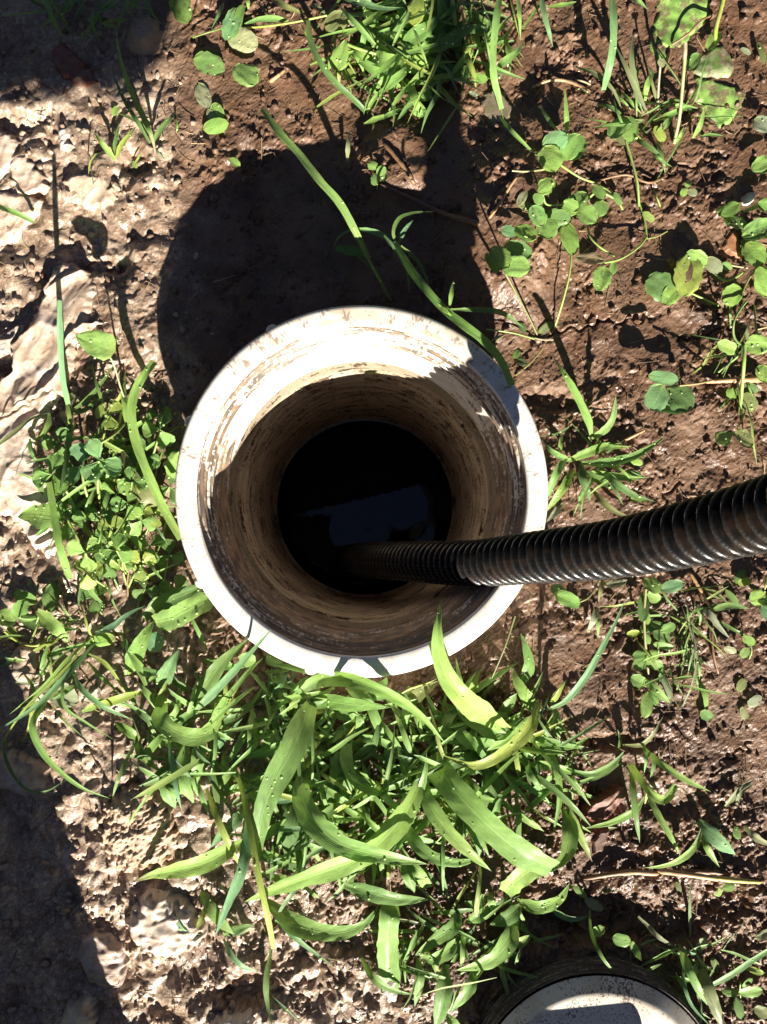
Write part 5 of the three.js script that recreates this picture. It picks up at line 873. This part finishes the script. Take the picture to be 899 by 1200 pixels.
{
  const g = new THREE.CylinderGeometry(0.5, 0.35, 1, 5, 3), p = g.attributes.position;
  for (let i = 0; i < p.count; i++) p.setX(i, p.getX(i) + 0.9 * (p.getY(i) * 2) ** 2);
  g.rotateZ(Math.PI / 2); g.computeVertexNormals();
  const N = 1100, im = new THREE.InstancedMesh(g, std({ roughness: 0.7 }), N), M = new THREE.Matrix4(), Q = new THREE.Quaternion(), E = new THREE.Euler(), c = new THREE.Color();
  for (let i = 0; i < N;) {
    const px = rr(-20, 920), py = rr(-20, 1220);
    if (Math.hypot(px - 425, py - 576) < 200 || rnd() > 0.35 + n2(px / 90 + 30, py / 90)) continue;
    const q = P(px, py), w = rr(0.0004, 0.0011);
    E.set(0, rr(0, 6.28), rr(-0.25, 0.25)); Q.setFromEuler(E);
    M.compose(V(q.x, gh(q.x, q.z) + 0.0008, q.z), Q, V(rr(0.006, 0.024), w, w));
    im.setMatrixAt(i, M); im.setColorAt(i, c.setRGB(...mix3([0.1, 0.055, 0.03], [0.38, 0.27, 0.14], rnd() ** 2))); i++;
  }
  im.name = numbered('plant_litter'); im.castShadow = im.receiveShadow = true; scene.add(im);
  tag(im, 'tiny bits of dry stalk and root strewn over the mud', 'plant litter', null, 'stuff');
}
{
  const g = new THREE.SphereGeometry(1, 10, 6, 0, Math.PI * 2, 0, Math.PI * 0.5);
  const im = new THREE.InstancedMesh(g, phys({ color: new THREE.Color(0.4, 0.55, 0.2), roughness: 0.04, clearcoat: 1, clearcoatRoughness: 0.02 }), drops.length), M = new THREE.Matrix4(), Q = new THREE.Quaternion();
  drops.forEach(([p, n, s], i) => { const r = 0.0013 * s; Q.setFromUnitVectors(UP, n); M.compose(p.clone().addScaledVector(n, 0.0002), Q, V(r, r * 0.75, r)); im.setMatrixAt(i, M); });
  im.name = numbered('dew_drops'); im.castShadow = im.receiveShadow = true; scene.add(im);
  tag(im, 'small water drops standing on the leaves', 'dew drops', null, 'stuff');
}
// ---------------------------------------------------------------- beyond the lower edge: an invented timber post, added for shade, that carries a cabinet; its shade falls into the left corners
{
  const gp = (px, py) => { const k = CAMY / F; return V((px - NX) * k, 0, (py - NY) * k); };
  const o = group('added_post', 'unseen timber post added to shade the corners, with a grey cabinet on a bracket, just outside the lower edge', 'post', null, gp(100, 1330));
  const wood = std({ roughness: 0.9, color: new THREE.Color(0.2, 0.15, 0.1), bumpMap: tissueTex, bumpScale: 0.002 });
  const post = new THREE.CylinderGeometry(0.06, 0.078, 1.0, 24, 6); post.translate(0, 0.4, 0); post.applyMatrix4(new THREE.Matrix4().makeShear(0, 0, -0.2, 0, 0, 0)); 
  mesh('shade_post', post, wood, o);
  const br = new RoundedBoxGeometry(0.42, 0.05, 0.05, 3, 0.006); br.translate(0.1, 0.67, 0.0); mesh('shade_arm', br, wood, o);
  const cab = new RoundedBoxGeometry(0.4, 0.4, 0.16, 8, 0.078); cab.translate(0.14, 0.713, 0.06); mesh('shade_box', cab, std({ color: new THREE.Color(0.3, 0.31, 0.31), roughness: 0.5, metalness: 0.2 }), o);
  const door = new RoundedBoxGeometry(0.24, 0.24, 0.012, 3, 0.005); door.translate(0.14, 0.713, 0.143); mesh('shade_box_door', door, std({ color: new THREE.Color(0.34, 0.35, 0.35), roughness: 0.5, metalness: 0.2 }), o);
}
// ---------------------------------------------------------------- grass on the ground outside the picture
{
  const g = ribbon([V(0, 0, 0), V(0.004, 0.03, 0.002), V(0.014, 0.052, 0.006), V(0.034, 0.058, 0.012)], 0.008, { col: HUE.g, prof: prof.g, fold: 0.3, n: 6, m: 2 });
  const N = 6000, im = new THREE.InstancedMesh(g, leafM, N), M = new THREE.Matrix4(), Q = new THREE.Quaternion(), E = new THREE.Euler();
  for (let i = 0; i < N;) {
    const a = rr(0, 6.283), r = 0.75 + 3.5 * rnd() ** 1.6, x = Math.cos(a) * r, z = Math.sin(a) * r;
    if (n2(x * 2.5, z * 2.5) < -0.1 + rnd() * 0.3) continue;
    E.set(rr(-0.4, 0.4), rr(0, 6.28), rr(-0.4, 0.4)); Q.setFromEuler(E); const s = rr(0.6, 1.5);
    M.compose(V(x, gh(x, z) - 0.002, z), Q, V(s, s, s)); im.setMatrixAt(i++, M);
  }
  im.name = numbered('grass'); im.castShadow = im.receiveShadow = true; scene.add(im);
  tag(im, 'scattered grass on the mud around the place', 'grass', null, 'stuff');
}

const renderer = new THREE.WebGLRenderer({ antialias: true });
renderer.toneMapping = THREE.LinearToneMapping;
renderer.toneMappingExposure = EXPOSURE;
renderer.shadowMap.enabled = true;
renderer.setSize(767, 1024);
renderer.render(scene, camera);
